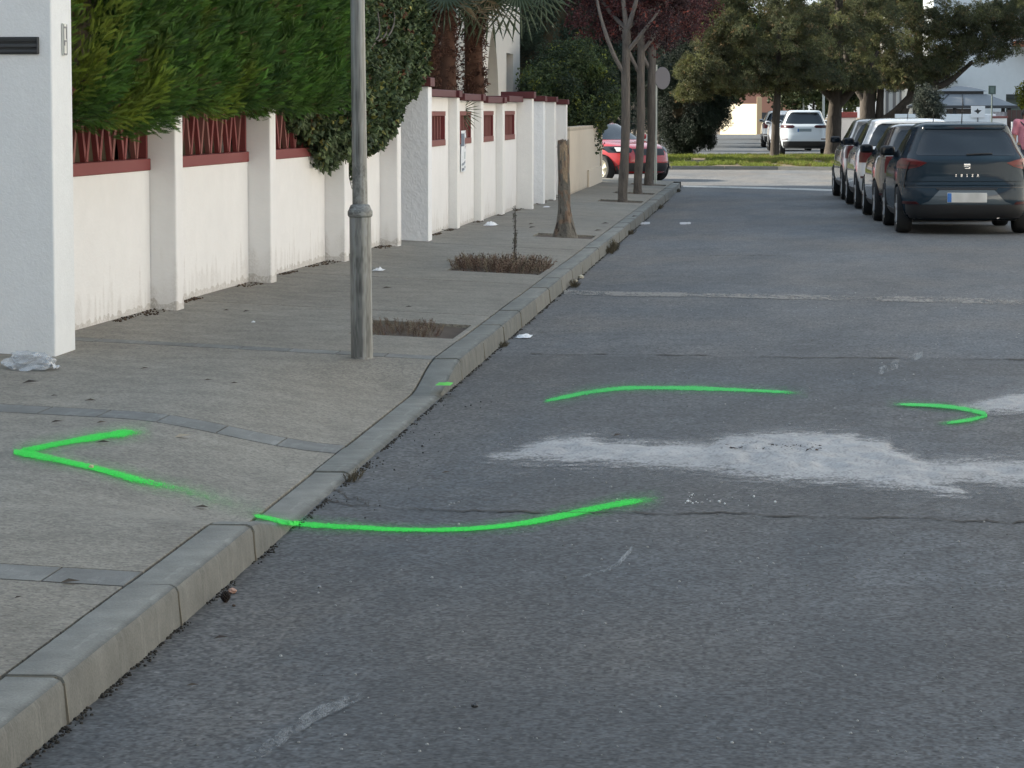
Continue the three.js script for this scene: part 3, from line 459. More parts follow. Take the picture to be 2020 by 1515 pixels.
// ---------------------------------------------------------------- foliage
function leafGeo(quads) {                                              // quads: [base, tip, halfwidth, side vector] as folded diamonds
  const P = []; for (const [a, b, w, s] of quads) { const m = a.clone().lerp(b, 0.45), l = m.clone().addScaledVector(s, w), r = m.clone().addScaledVector(s, -w), up = b.clone().sub(a).cross(s).normalize().multiplyScalar(w * 0.35); l.add(up); r.add(up); for (const q of [a, l, b, a, b, r]) P.push(q.x, q.y, q.z); }
  const g = new THREE.BufferGeometry(); g.setAttribute('position', new THREE.Float32BufferAttribute(P, 3)); g.setAttribute('uv', new THREE.Float32BufferAttribute(new Float32Array(P.length / 3 * 2), 2)); g.computeVertexNormals(); return g;
}
const LEAF = (() => {
  const R = rng(900), o = {};
  { const q = []; for (let i = 0; i < 11; i++) { const t = i / 11, s = i % 2 ? 1 : -1, a = V3(0, t * 0.75, 0), ang = 0.65 - 0.25 * t; q.push([a, a.clone().add(V3(s * Math.sin(ang) * 0.30 * (1 - t * 0.5), Math.cos(ang) * 0.34, (R() - 0.5) * 0.12)), 0.030, V3(Math.cos(ang), -s * Math.sin(ang), 0).normalize()]); } q.push([V3(0, 0, 0), V3(0, 1, 0), 0.03, V3(1, 0, 0)]); o.spray = leafGeo(q); }   // flat conifer spray
  { const q = []; for (let i = 0; i < 6; i++) { const d = V3(R() - 0.5, R() - 0.2, R() - 0.5).normalize(), a = V3(R() - 0.5, R() - 0.5, R() - 0.5).multiplyScalar(0.9), s = d.clone().cross(V3(R() - 0.5, R() - 0.5, R() - 0.5)).normalize(); q.push([a, a.clone().addScaledVector(d, 0.62), 0.22, s]); } o.leaves = leafGeo(q); }          // a few broad leaves
  { const q = []; for (let i = 0; i < 11; i++) { const d = V3(R() - 0.5, R() - 0.15, R() - 0.5).normalize(), a = V3(R() - 0.5, R() - 0.5, R() - 0.5).multiplyScalar(0.75), s = d.clone().cross(V3(R() - 0.5, R() - 0.5, R() - 0.5)).normalize(); q.push([a, a.clone().addScaledVector(d, 0.55), 0.075, s]); } o.tuft = leafGeo(q); }           // needle tuft
  { const q = []; for (let i = 0; i < 9; i++) { const d = V3((R() - 0.5) * 0.9, 0.5 + R() * 0.6, (R() - 0.5) * 0.9), a = V3((R() - 0.5) * 0.4, 0, (R() - 0.5) * 0.4), s = V3(R() - 0.5, 0, R() - 0.5).normalize(); q.push([a, a.clone().add(d), 0.045, s]); } o.grass = leafGeo(q); }
  { const q = []; for (let i = 0; i < 16; i++) { const h = i / 16, an = i * 2.4, a = V3(0, h * 0.8, 0), d = V3(Math.cos(an) * 0.16, 0.09 + 0.05 * R(), Math.sin(an) * 0.16); q.push([a, a.clone().add(d), 0.035, V3(-Math.sin(an), 0, Math.cos(an))]); } q.push([V3(0, 0, 0), V3(0.04, 1, 0.02), 0.02, V3(1, 0, 0)]); q.push([V3(0, 0, 0), V3(0.04, 1, 0.02), 0.02, V3(0, 0, 1)]); o.weed = leafGeo(q); }   // dry upright weed stalk
  return o;
})();
const leafMat = (rough = 0.75, t = 0) => t ? new THREE.MeshPhysicalMaterial({ color: 0xffffff, roughness: 1, transmission: t, thickness: 0, side: THREE.DoubleSide }) : new THREE.MeshStandardMaterial({ color: 0xffffff, roughness: rough, side: THREE.DoubleSide });
const LM = leafMat(0.7), LMsoft = leafMat(0.85);
function foliage(name, parent, geo, list, seed, m = LM) {               // list: {p, d (growth direction), s (size), c:[r,g,b]}
  const o = new THREE.InstancedMesh(geo, m, list.length), R = rng(seed), q = new THREE.Quaternion(), r = new THREE.Quaternion(), mm = new THREE.Matrix4(), Y = V3(0, 1, 0);
  list.forEach((e, i) => { q.setFromUnitVectors(Y, e.d); r.setFromAxisAngle(Y, e.spin ?? R() * 6.283); q.multiply(r); mm.compose(e.p, q, V3(e.s, e.s, e.s)); o.setMatrixAt(i, mm); o.setColorAt(i, C(...e.c)); });
  o.name = name; o.castShadow = o.receiveShadow = true; o.userData.kind = 'stuff'; o.instanceMatrix.needsUpdate = true; if (o.instanceColor) o.instanceColor.needsUpdate = true; parent.add(o); return o;
}
const jit = (c, k) => c.map(v => v * k);
const mixc = (a, b, t) => a.map((v, i) => v + (b[i] - v) * t);
function crown(list, R, o) {                                            // clumps of leaves spread through an ellipsoid
  const { c, r, clumps, per, cr, size, cols, flat = 1, droop = 0, shell = 0.55, minY = -1e9, out = 0.6 } = o;
  for (let k = 0; k < clumps; k++) {
    let u; do { u = V3(R() * 2 - 1, R() * 2 - 1, R() * 2 - 1); } while (u.length() > 1 || u.length() < shell);
    const cc = V3(c.x + u.x * r.x, c.y + u.y * r.y, c.z + u.z * r.z); if (cc.y < minY) continue;
    const rad = cr * (0.6 + 0.8 * R()), tone = 0.75 + 0.5 * R(), colr = mixc(cols[0], cols[1], Math.pow(R(), 1.3));
    for (let i = 0; i < per; i++) {
      let v; do { v = V3(R() * 2 - 1, R() * 2 - 1, R() * 2 - 1); } while (v.length() > 1);
      const p = cc.clone().add(V3(v.x * rad, v.y * rad * flat - droop * rad * (v.x * v.x + v.z * v.z), v.z * rad));
      const d = v.clone().multiplyScalar(out).add(V3(R() - 0.5, R() - 0.3, R() - 0.5)).add(u.clone().multiplyScalar(0.4)).normalize();
      list.push({ p, d, s: size * (0.6 + 0.8 * R()), c: jit(cols.length > 2 && R() < 0.06 ? cols[2] : colr, tone * (0.7 + 0.6 * R())) });
    }
  }
  return list;
}
{ // feathery conifer hedge hanging over the lattice wall
  const R = rng(1001), t = thing('conifer_hedge', 'dense bright green conifer hedge hanging over the red lattice', 'hedge', [0, 0, 0]);
  const list = [], cd = [0.025, 0.072, 0.014], cg = [0.062, 0.160, 0.018], cy = [0.170, 0.215, 0.015];
  const xf = z => -3.98 + 0.027 * (-21 - z), hb = z => 1.64 + 0.07 * n3(z * 1.1, 2, 0) + 0.04 * n3(z * 4, 5, 0) - 0.17 * Math.exp(-Math.pow((z + 19.6) / 0.65, 2)) + 0.05 * sm(-25, -28, z);
  for (let k = 0; k < 1500; k++) {                                      // feathery sprigs, each a plume of sprays
    const z = -17.5 - R() * (9.7 + 0.5 * R()), y0 = hb(z), y = y0 + Math.pow(R(), 1.15) * (3.2 - y0) + 0.02, edge = sm(0, 0.22, y - y0);
    const lump = 0.16 * n3(z * 0.9 + y * 0.7, y * 0.45, 3) + 0.14 * n3(z * 2.6 + y * 1.2, y * 0.9, 6), c0 = V3(xf(z) + lump - 0.36 * sm(-18.5, -17.55, z) - 0.12 * (1 - edge) - 0.16 * R() * R(), y, z);
    const m = V3(0.35 + 0.75 * R(), 0.95 - 1.1 * (1 - edge) * R() - 0.25 * R(), 1.1 * (R() - 0.5)).normalize(), len = 0.16 + 0.16 * R(), tone = 0.72 + 0.5 * R();
    const yel = sm(0.10, 0.40, n3(z * 1.5 + y * 0.9, y * 0.5, 17)) * 0.6 + 0.25 * R() * R() + (z > -18.3 ? 0.25 * R() : 0), base = mixc(mixc(cd, cg, R()), cy, Math.min(0.85, yel));
    for (let i = 0; i < 52; i++) { const v = R(), r = V3(R() - 0.5, R() - 0.5, R() - 0.5).normalize(), rad = 0.075 * Math.sin(Math.PI * (0.15 + 0.75 * v)) * Math.sqrt(R()); list.push({ p: c0.clone().addScaledVector(m, (v - 0.45) * len).addScaledVector(r, rad), d: m.clone().addScaledVector(r, 0.75).normalize(), s: 0.05 + 0.055 * R(), c: R() < 0.012 ? [0.12, 0.075, 0.035] : jit(base, tone * (0.75 + 0.5 * R())) }); }
  }
  foliage('foliage', t, LEAF.spray, list, 5, LMsoft);
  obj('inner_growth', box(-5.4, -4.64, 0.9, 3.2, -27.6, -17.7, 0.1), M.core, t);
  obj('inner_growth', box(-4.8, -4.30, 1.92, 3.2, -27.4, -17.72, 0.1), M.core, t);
  for (let i = 0; i < 7; i++) obj('stem', tube([V3(-5.0, 0.2, -18.2 - i * 1.25), V3(-4.95, 1.2, -18.25 - i * 1.25), V3(-4.8, 2.4, -18.2 - i * 1.25)], [0.05, 0.04, 0.02], 6), M.bark, t);
}
{ // ivy spilling over the end of the lattice wall
  const R = rng(1101), t = thing('ivy', 'thick dark green ivy spilling over the lattice wall beside the lamp post', 'ivy');
  const list = [], cd = [0.032, 0.058, 0.026], cg = [0.100, 0.142, 0.055], cy = [0.28, 0.26, 0.06];
  const hb = z => z > -29.4 ? 1.14 + 0.10 * n3(z * 3, 1, 1) + 0.38 * sm(-28.0, -26.9, z) : 1.30 + 0.10 * n3(z * 2.5, 1, 1) + 0.5 * sm(-31.2, -32.4, z);
  for (let i = 0; i < 19000; i++) {
    const z = -26.7 - R() * 6.3, y0 = hb(z), top = 3.3 - 0.2 * R(); if (y0 > top) continue; const y = y0 + R() * (top - y0);
    if (z > -27.6 && y > 1.75 && R() < 0.8 * sm(-27.9, -27.0, z)) continue;
    if (z < -32.0 && y < 1.75) continue;
    const lump = 0.20 * n3(z * 1.2, y * 1.1, 33) + 0.12 * n3(z * 3.2, y * 2.8, 36), edge = sm(0, 0.25, y - y0);
    const x = -3.94 + 0.027 * (-28 - z) + lump + 0.05 * sm(1.5, 2.2, y) - 0.16 * (1 - edge) - Math.pow(R(), 2) * 0.28 - (y < 1.8 ? 0.04 : 0);
    let c = mixc(cd, cg, R()); if (R() < 0.03) c = mixc(c, cy, 0.7); if (R() < 0.025) c = [0.11, 0.05, 0.025];
    list.push({ p: V3(x, y, z), d: V3(0.9, 0.1 - 0.5 * R(), R() - 0.5).normalize(), s: 0.075 + 0.05 * R(), c: jit(c, 0.6 + 0.8 * R()) });
  }
  for (let i = 0; i < 130; i++) { const v = i / 130, q = dp(690 - 8 * Math.sin(v * 5), 300 + v * 72, -29.0); list.push({ p: q.add(V3(0.04 + 0.05 * (R() - 0.5), 0.03 * (R() - 0.5), 0.12 * (R() - 0.5))), d: V3(0.8, -0.5, R() - 0.5).normalize(), s: 0.05 + 0.03 * R(), c: jit(mixc(cd, cg, R()), 0.8 + 0.5 * R()) }); }
  for (let i = 0; i < 22; i++) { const q = dp(682 + 12 * (R() - 0.5), 255 + 18 * (R() - 0.5), -29.0); list.push({ p: q.add(V3(0.16, 0, 0)), d: V3(0.8, -0.2, R() - 0.5).normalize(), s: 0.08, c: jit(cy, 0.6 + 0.4 * R()) }); }
  foliage('foliage', t, LEAF.leaves, list, 6);
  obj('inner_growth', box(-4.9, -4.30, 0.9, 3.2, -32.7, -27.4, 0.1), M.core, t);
  for (let i = 0; i < 7; i++) { const z = -28.6 - i * 0.6; obj('vine', tube([V3(-4.25, 1.5, z), V3(-3.92, 2.1 + 0.2 * R(), z - 0.4 * R()), V3(-3.80, 2.2 + 0.5 * R(), z - 0.9), V3(-3.9, 2.9, z - 1.1)], [0.012, 0.010, 0.007], 5), M.barkPale, t); }
  obj('vine', tube([dp(690, 290, -29.0).add(V3(0.03, 0, 0)), dp(682, 340, -29.0).add(V3(0.03, 0, 0)), dp(688, 372, -29.0).add(V3(0.03, 0, 0))], [0.006, 0.003], 4), M.bark, t);
}
// ---- fan palms behind the white wall
function fan(len, seed, n = 26) {
  const R = rng(seed), q = []; for (let i = 0; i < n; i++) { const a = (i / (n - 1) - 0.5) * 4.5, l = len * (0.72 + 0.28 * Math.cos(a * 0.45)) * (0.9 + 0.2 * R()), m = V3(Math.sin(a) * l * 0.55, Math.cos(a) * l * 0.55, 0.02), e = V3(Math.sin(a) * l, Math.cos(a) * l - 0.12 * len * R(), -0.12 * len - 0.12 * len * R()); const s = V3(Math.cos(a), -Math.sin(a), 0); q.push([V3(0, 0, 0), m, len * 0.030, s]); q.push([m.clone().lerp(V3(0, 0, 0), 0.22), e, len * 0.022, s]); }
  return leafGeo(q);
}
const FANS = [fan(0.72, 1), fan(0.66, 2, 24), fan(0.78, 3, 28)];
const palmMats = [mat([0.045, 0.070, 0.032], 0.5, { side: THREE.DoubleSide }), mat([0.058, 0.082, 0.036], 0.5, { side: THREE.DoubleSide }), mat([0.040, 0.062, 0.034], 0.5, { side: THREE.DoubleSide }), mat([0.12, 0.09, 0.045], 0.8, { side: THREE.DoubleSide })];
function palm(label, px, z, w, hc, seed, nf, hang = []) {
  const b = dp(px, 200, z), R = rng(seed), t = thing('fan_palm', label, 'palm', [b.x, 0.1, z], 0, 'fan palms behind the white wall');
  const tg = tube([V3(0, 0, 0), V3(0.01, 0.9, 0), V3(0.02 * R(), 1.9, 0), V3(0, hc - 0.05, 0)], [w * 0.52, w * 0.5, w * 0.5, w * 0.46], 12, 0.35, seed); obj('trunk', tg, M.fibre, t);
  const l = []; for (let i = 0; i < 620; i++) { const a = R() * 6.283, y = R() * (hc - 0.1); l.push({ p: V3(Math.cos(a) * w * 0.5, y, Math.sin(a) * w * 0.5), d: V3(Math.cos(a) * 0.7, 0.8 - 1.3 * R(), Math.sin(a) * 0.7).normalize(), s: 0.06 + 0.09 * R(), c: jit([0.10, 0.045, 0.028], 0.5 + R()) }); }
  foliage('fibre', t, LEAF.tuft, l, seed + 1, LMsoft);
  for (let i = 0; i < nf; i++) {
    const a = i * 2.4 + R() * 0.5, el = 1.25 - 2.0 * (i / nf), len = 0.42 + 0.25 * R(), d = V3(Math.cos(a) * Math.cos(el), Math.sin(el), Math.sin(a) * Math.cos(el)), e = V3(0, hc, 0).addScaledVector(d, len), dr = i / nf > 0.85;
    const m = palmMats[dr ? 3 : i % 3], f = obj('frond', FANS[i % 3], m, t); f.position.copy(e);
    const y = d.clone().multiplyScalar(0.8).add(V3(0, -0.35, 0)).normalize(), zz = V3(0, 1, 0).cross(y).normalize(), nrm = y.clone().cross(zz).negate(); f.quaternion.setFromRotationMatrix(new THREE.Matrix4().makeBasis(zz, y, nrm.length() ? zz.clone().cross(y) : V3(0, 0, 1)));
    obj('petiole', tube([V3(0, hc - 0.12, 0), V3(0, hc, 0).addScaledVector(d, len * 0.5), e], [0.018, 0.012, 0.010], 5, 0, 0, false), m, t);
  }
  for (const [hx, hy, dx, dy, s] of hang) { const e = dp(hx, hy, z + 0.25).sub(t.position), f = obj('frond', FANS[Math.abs(hx) % 3], palmMats[Math.abs(hx) % 2], t), y = V3(dx, -dy, 0.25).normalize(), n = V3(0.1, 0.25, 1), x = y.clone().cross(n).normalize(); f.position.copy(e); f.scale.setScalar(s); f.quaternion.setFromRotationMatrix(new THREE.Matrix4().makeBasis(x, y, x.clone().cross(y))); obj('petiole', tube([V3(0, hc - 0.1, 0), V3(e.x * 0.6, Math.max(hc, e.y) + 0.05, e.z * 0.6), e], [0.018, 0.012, 0.010], 5, 0, 0, false), palmMats[0], t); }
  return t;
}
palm('leftmost fan palm with shaggy brown trunk partly behind the ivy', 853, -45.5, 0.22, 3.45, 21, 14, [[840, -12, -0.5, 0.8, 0.9]]);
palm('middle fan palm with dark shaggy trunk behind the tallest red coping', 883, -44.6, 0.24, 3.4, 22, 14, [[880, -8, -0.15, 1, 0.85]]);
palm('rightmost fan palm with thick shaggy trunk and large hanging fans', 935, -46.6, 0.30, 3.5, 23, 18, [[925, -6, 0.05, 1, 1.0], [965, -14, 0.4, 0.9, 1.1], [1022, -22, 0.5, 0.8, 1.1], [1068, -26, 0.75, 0.6, 0.9], [905, -16, -0.5, 0.8, 0.9]]);
{ // seedling palm in the gap of the wall
  const b = dp(905, 212, -38.2), t = thing('palm_seedling', 'small spiky green palm poking up between the red copings', 'plant', [b.x, 1.2, b.z]);
  for (let i = 0; i < 4; i++) { const f = obj('frond', FANS[i % 3], palmMats[1], t); f.scale.setScalar(0.42); f.position.set(0, 0.42, 0.05 * i); f.rotation.set(0.2 * (i - 1), 0.6 * i, -0.55 + 0.15 * i); } obj('stem', tube([V3(0, 0, 0), V3(0.02, 0.2, 0), V3(0, 0.45, 0)], [0.02, 0.012], 5), palmMats[0], t);
}
// ---- shrubs and trees
function shrub(name, label, category, c, r, o) {
  const t = thing(name, label, category, [c.x, 0, c.z], 0, o.group), R = rng(o.seed), L = [];
  crown(L, R, Object.assign({ c: V3(0, c.y, 0), r }, o)); foliage('foliage', t, LEAF[o.leaf || 'leaves'], L, o.seed + 1, o.m || LM);
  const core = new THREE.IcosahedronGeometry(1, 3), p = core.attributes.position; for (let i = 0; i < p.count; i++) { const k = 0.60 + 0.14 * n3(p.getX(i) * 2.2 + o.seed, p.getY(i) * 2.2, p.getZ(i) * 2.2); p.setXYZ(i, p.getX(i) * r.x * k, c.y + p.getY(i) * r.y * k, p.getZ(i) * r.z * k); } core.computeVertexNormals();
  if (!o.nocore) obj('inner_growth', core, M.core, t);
  obj('stem', tube([V3(0, 0, 0), V3(0.05, c.y * 0.5, 0), V3(0, c.y, 0)], [0.09, 0.07, 0.04], 7, 0.1, o.seed), M.bark, t); return t;
}
shrub('bush', 'bushy dark green shrub overhanging the beige corner wall', 'bush', V3(-3.92, 1.90, -60.0), V3(0.86, 1.02, 2.5), { seed: 31, clumps: 150, per: 100, cr: 0.28, size: 0.075, cols: [[0.024, 0.048, 0.022], [0.070, 0.105, 0.030], [0.16, 0.19, 0.03]] });
shrub('conifer', 'big rounded dark conifer beside the cross street behind the red car', 'conifer', V3(-2.72, 2.15, -103), V3(1.25, 1.95, 1.3), { seed: 32, clumps: 170, per: 150, cr: 0.36, size: 0.11, leaf: 'tuft', cols: [[0.009, 0.020, 0.011], [0.018, 0.036, 0.016]], shell: 0.7 });
const G1 = 'dark background trees beyond the corner plot';
[[1085, -92, 4.2, 2.0, 3.6, 'dark bluish conifer directly behind the overhanging bush'], [1165, -93, 4.6, 2.0, 4.2, 'dark conifer behind the first purple-leaved tree'], [1250, -122, 4.6, 2.0, 4.2, 'dark leafy tree above the red car'], [1340, -140, 5.4, 2.2, 4.6, 'mid green tree between the sign and the big cypress'], [1020, -92, 4.6, 2.0, 4.2, 'dark conifer beside the arched house'], [1400, -150, 6.0, 2.4, 3.6, 'brighter green tree left of the big cypress']].forEach(([px, z, y, rx, ry, lab], k) => {
  const x = (px - 1520) / F * -z, lt = k === 3 || k === 5; shrub('background_tree', lab, 'tree', V3(x, y, z), V3(rx, ry, rx), { seed: 60 + k, clumps: 130, per: 90, cr: 0.5, size: lt ? 0.16 : 0.15, leaf: k % 2 ? 'leaves' : 'tuft', cols: lt ? [[0.03, 0.055, 0.018], [0.085, 0.13, 0.03], [0.2, 0.25, 0.04]] : [[0.010, 0.022, 0.015], [0.024, 0.045, 0.024]], shell: 0.6, group: G1 });
});

const LMt = leafMat(0.9, 0.25);
function plumTree(label, px, py, w, seed, ymin) {
  const b = pp(px, py), z = b.z, R = rng(seed), t = thing('plum_tree', label, 'tree', [b.x, b.y - 0.03, z], 0, 'purple-leaved street trees');
  const H = py2 => dp(px, py2, z).y - b.y, fk = H(55) * (0.92 + 0.1 * R());
  obj('trunk', tube([V3(0, -0.05, 0), V3(-0.01, 0.12, 0), V3(0.03, 0.9, 0), V3(0.04, fk * 0.8, 0.02), V3(0.05, fk, 0)], [w * 0.62, w * 0.5, w * 0.46, w * 0.44, w * 0.42], 16, 0.20, seed), M.bark, t);
  const tips = [], br = [[V3(0.05, fk, 0), V3(-0.02, fk + 0.6, 0.05), V3(-0.03, fk + 1.6, 0.1)], [V3(0.05, fk - 0.05, 0), V3(0.22, fk + 0.5, 0.1), V3(0.38, fk + 1.4, 0.1)], [V3(0.02, fk * 0.74, 0), V3(-0.16, fk * 0.86, 0.12), V3(-0.38, fk + 0.25, 0.15), V3(-0.52, fk + 1.1, 0.1)], [V3(0.05, fk, 0), V3(0.3, fk + 0.22, -0.2), V3(0.75, fk + 0.5, -0.4)], [V3(0.04, fk * 0.86, 0), V3(0.32, fk * 0.98, 0.2), V3(0.6, fk + 0.3, 0.3)], [V3(0.05, fk, 0), V3(-0.25, fk + 0.3, -0.4), V3(-0.6, fk + 0.8, -0.7)]];
  br.forEach((p, i) => { obj('branch', tube(p, [w * 0.30 * (i < 2 ? 1 : 0.75), w * 0.2, w * 0.08], 8, 0.08, seed + i), M.barkPale, t); tips.push(p[p.length - 1], p[1].clone().lerp(p[2], 0.7)); });
  const L = [], cols = [[0.026, 0.011, 0.014], [0.105, 0.026, 0.026], [0.20, 0.05, 0.035]];
  for (const q of tips) crown(L, R, { c: q.clone().add(V3(0, 0, -0.3)), r: V3(0.5, 0.45, 0.4), clumps: 7, per: 26, cr: 0.20, size: 0.075, cols, shell: 0.1, minY: ymin });
  crown(L, R, { c: V3(0.1, fk + 0.7, -0.75), r: V3(1.15, 0.95, 0.85), clumps: 75, per: 30, cr: 0.24, size: 0.075, cols, shell: 0.35, minY: ymin });
  foliage('foliage', t, LEAF.leaves, L, seed + 9, LMt); return t;
}
plumTree('nearest purple-leaved tree with pale forked branches', 1229, 398, 0.158, 81, 2.7);
plumTree('middle purple-leaved tree with a slim straight trunk', 1259, 382, 0.155, 82, 2.6);
plumTree('farthest purple-leaved tree beside the round sign', 1281, 366, 0.175, 83, 2.55);
{ // dead stump
  const stumpM = mat([1, 1, 1], 0.95, { bumpMap: barkBump, bumpScale: 0.02, map: colTex(256, 512, (u, v) => { const a = fb(u * 18, v * 5, 18, 91), b = fb(u * 5, v * 4, 5, 94), c = vn(u * 70, v * 20, 70, 96), k = 0.55 + 0.7 * a + 0.3 * c; return mixc([0.125, 0.115, 0.098], [0.165, 0.115, 0.082], sm(0.52, 0.70, b)).map(q => q * k * (a < 0.34 ? 0.45 : 1)); }) });
  const b = pp(1112, 468), z = b.z, t = thing('tree_stump', 'tall dead tree stump with peeling bark in a pavement pit', 'tree stump', [b.x, b.y - 0.03, z]), h = dp(1116, 276, z).y - b.y + 0.03;
  const nS = 40, nT = 48; const g = grid(nS, nT, (u, v) => {
    const a = u * 6.2832, ca = Math.cos(a), sa = Math.sin(a), y = v * h; let r = 0.060 + 0.012 * (1 - v) + 0.080 * Math.pow(Math.max(0, 1 - v * 3.0), 1.6);
    r *= 1 + 0.20 * n3(ca * 1.6, sa * 1.6, y * 4) + 0.20 * n3(ca * 3.5, sa * 3.5, y * 2.2) + 0.10 * n3(ca * 9, sa * 9, y * 3);
    const k = Math.exp(-(Math.pow((a - 0.9) / 0.35, 2) + Math.pow((y - 0.30) / 0.06, 2))), k2 = Math.exp(-(Math.pow((a - 0.9) / 0.17, 2) + Math.pow((y - 0.30) / 0.03, 2))); r += 0.030 * k - 0.05 * k2;
    const sp = Math.exp(-Math.pow((a - 1.6) / 0.22, 2)) * sm(0.24, 0.05, y) * 0.045; r -= sp;
    return V3(0.015 - 0.02 * v + r * ca, y + (v > 0.97 ? 0.035 * n3(ca * 2.2, sa * 2.2, 2) + 0.02 * n3(ca * 6, sa * 6, 5) : 0), r * sa);
  }, (u, v) => [u, v * 2]);
  obj('trunk', g, stumpM, t);
  obj('cut_top', new THREE.CircleGeometry(0.058, 20).rotateX(-Math.PI / 2).translate(-0.004, h - 0.03, 0), mat([0.30, 0.21, 0.13], 0.9), t);
  obj('bare_wood', grid(10, 20, (u, v) => { const a = 0.75 + u * 1.5, y = h * (0.60 + 0.385 * v) - 0.10 * Math.abs(u - 0.5), r = 0.0665 + 0.003 * n3(u * 6, v * 4, 1); return V3(0.015 - 0.02 * (y / h) + r * Math.cos(a), y, r * Math.sin(a)); }, (u, v) => [u * 0.3, v]), M.dead, t);
}
console.log('near plants ready');
// ---------------------------------------------------------------- tall cypresses on the verge, far trees, grass
function cypress(label, px, py, w, lean, seed, o) {
  const b = gp(px, py, 0.05), z = b.z, R = rng(seed), t = thing('cypress', label, 'tree', [b.x, 0.02, z], 0, 'large cypress trees on the verge');
  obj('trunk', tube([V3(0, -0.1, 0), V3(0, 0.25, 0), V3(lean * 0.4, 1.4, 0), V3(lean, 3.4, 0), V3(lean * 1.2, 7, 0)], [w * 0.75, w * 0.52, w * 0.46, w * 0.36, w * 0.15], 14, 0.16, seed), o.m || M.barkDark, t);
  (o.limbs || []).forEach((p, i) => obj('limb', tube(p, [w * 0.30, w * 0.24, w * 0.12], 9, 0.12, seed + i), o.m || M.barkDark, t));
  const L = []; for (const e of o.masses) crown(L, R, Object.assign({ clumps: 60, per: 78, cr: 0.30, size: 0.115, flat: 0.7, droop: 0.5, shell: 0.25, cols: [[0.050, 0.062, 0.028], [0.145, 0.155, 0.055], [0.20, 0.14, 0.065]] }, e));
  foliage('foliage', t, LEAF.tuft, L, seed + 3, LMt); return t;
}
cypress('slim cypress with drooping lit branches left of the white SUV', 1528, 316, 0.27, 0.1, 201, { m: M.barkDark, masses: [
  { c: V3(-0.3, 4.0, 0), r: V3(2.2, 1.6, 1.8), clumps: 152 }, { c: V3(-2.3, 2.9, 0.5), r: V3(0.8, 0.45, 0.9), clumps: 58 }, { c: V3(-2.6, 2.25, 0.6), r: V3(0.55, 0.2, 0.5), clumps: 20, cr: 0.25 }, { c: V3(-1.2, 2.55, 0.3), r: V3(1.0, 0.35, 1.0), clumps: 64 }, { c: V3(0.9, 2.75, 0), r: V3(1.2, 0.55, 1.0), clumps: 72 }, { c: V3(-1.9, 4.6, 0), r: V3(0.7, 1.2, 0.9), clumps: 72 }, { c: V3(0, 6.6, 0), r: V3(1.8, 1.5, 1.8), clumps: 102 }] });
cypress('broad cypress trunk with sunlit left edge behind the parked cars', 1642, 309, 0.52, 0.15, 202, { m: M.barkDark, limbs: [[V3(0.1, 1.7, 0), V3(0.9, 2.6, 0.1), V3(1.5, 3.6, 0.3)], [V3(0.0, 2.0, 0), V3(-0.8, 2.9, 0), V3(-1.3, 4.2, 0)]], masses: [
  { c: V3(0.2, 4.4, 0), r: V3(2.2, 1.8, 2), clumps: 152 }, { c: V3(-0.6, 2.95, 0.3), r: V3(1.2, 0.5, 1.0), clumps: 72 }, { c: V3(0.6, 2.75, 0.8), r: V3(0.9, 0.4, 0.7), clumps: 52 }, { c: V3(0.3, 7.2, 0), r: V3(1.9, 1.7, 1.9), clumps: 102 }] });
cypress('wide leaning cypress with dark spreading limbs in front of the white house', 1712, 306, 0.60, -0.05, 203, { m: M.barkDark, limbs: [[V3(0.1, 0.9, 0.1), V3(0.9, 1.5, 0.2), V3(1.6, 2.2, 0.3), V3(2.8, 2.9, 0.4)], [V3(0.5, 0.35, 0.2), V3(1.05, 1.1, 0.2), V3(1.45, 2.2, 0.3), V3(1.6, 3.2, 0.3)], [V3(1.2, 1.75, 0.25), V3(1.9, 2.35, 0.3), V3(2.6, 2.5, 0.3), V3(3.6, 3.3, 0.4)], [V3(0, 1.8, 0), V3(-0.6, 2.8, 0), V3(-0.9, 4.0, 0)], [V3(0.45, 0.1, 0.1), V3(0.4, 1.6, 0), V3(0.5, 3.4, 0)]], masses: [
  { c: V3(1.3, 4.3, 0), r: V3(2.3, 1.5, 2), clumps: 160 }, { c: V3(1.2, 2.95, 0.4), r: V3(1.2, 0.55, 1), clumps: 75 }, { c: V3(2.3, 3.0, 0.3), r: V3(0.7, 0.4, 0.8), clumps: 32 }, { c: V3(3.6, 4.5, 0), r: V3(1.7, 0.85, 1.5), clumps: 90 }, { c: V3(5.2, 4.9, 0), r: V3(1.4, 0.8, 1.5), clumps: 75 }, { c: V3(3.4, 3.55, 0.5), r: V3(1.1, 0.3, 0.6), clumps: 22, cr: 0.26, per: 40 }, { c: V3(4.6, 3.6, 0.5), r: V3(0.7, 0.3, 0.5), clumps: 12, cr: 0.22, per: 36 }, { c: V3(0.8, 7, 0), r: V3(2.4, 1.6, 2), clumps: 116 }] });
{
  const G = 'distant trees along the far street';
  [[1395, -172, 4.4, 3.2], [1470, -235, 6.2, 3.4], [1550, -232, 5.4, 4.2], [1600, -180, 4.4, 2.8], [1660, -168, 4.6, 3.0], [1340, -150, 5, 3.6], [1725, -160, 5.6, 3.0], [1300, -135, 5, 3.2]].forEach(([px, z, y, r], k) => shrub('distant_tree', ['round pale green tree at the far left end of the street', 'tall hazy tree above the far cream wall', 'olive tree behind the brick house', 'leafy tree behind the white SUV', 'dark leafy tree right of the far lamp post', 'green tree behind the rounded conifer', 'green tree seen between the cypress trunks', 'deep green tree behind the plum trees'][k], 'tree', V3((px - 1520) / F * -z, y, z), V3(r, r * 0.9, r), { seed: 240 + k, clumps: 90, per: 60, cr: 0.8, size: 0.32, cols: [[0.035, 0.055, 0.02], [0.10, 0.13, 0.04], [0.16, 0.15, 0.05]], shell: 0.45, group: G }));
}
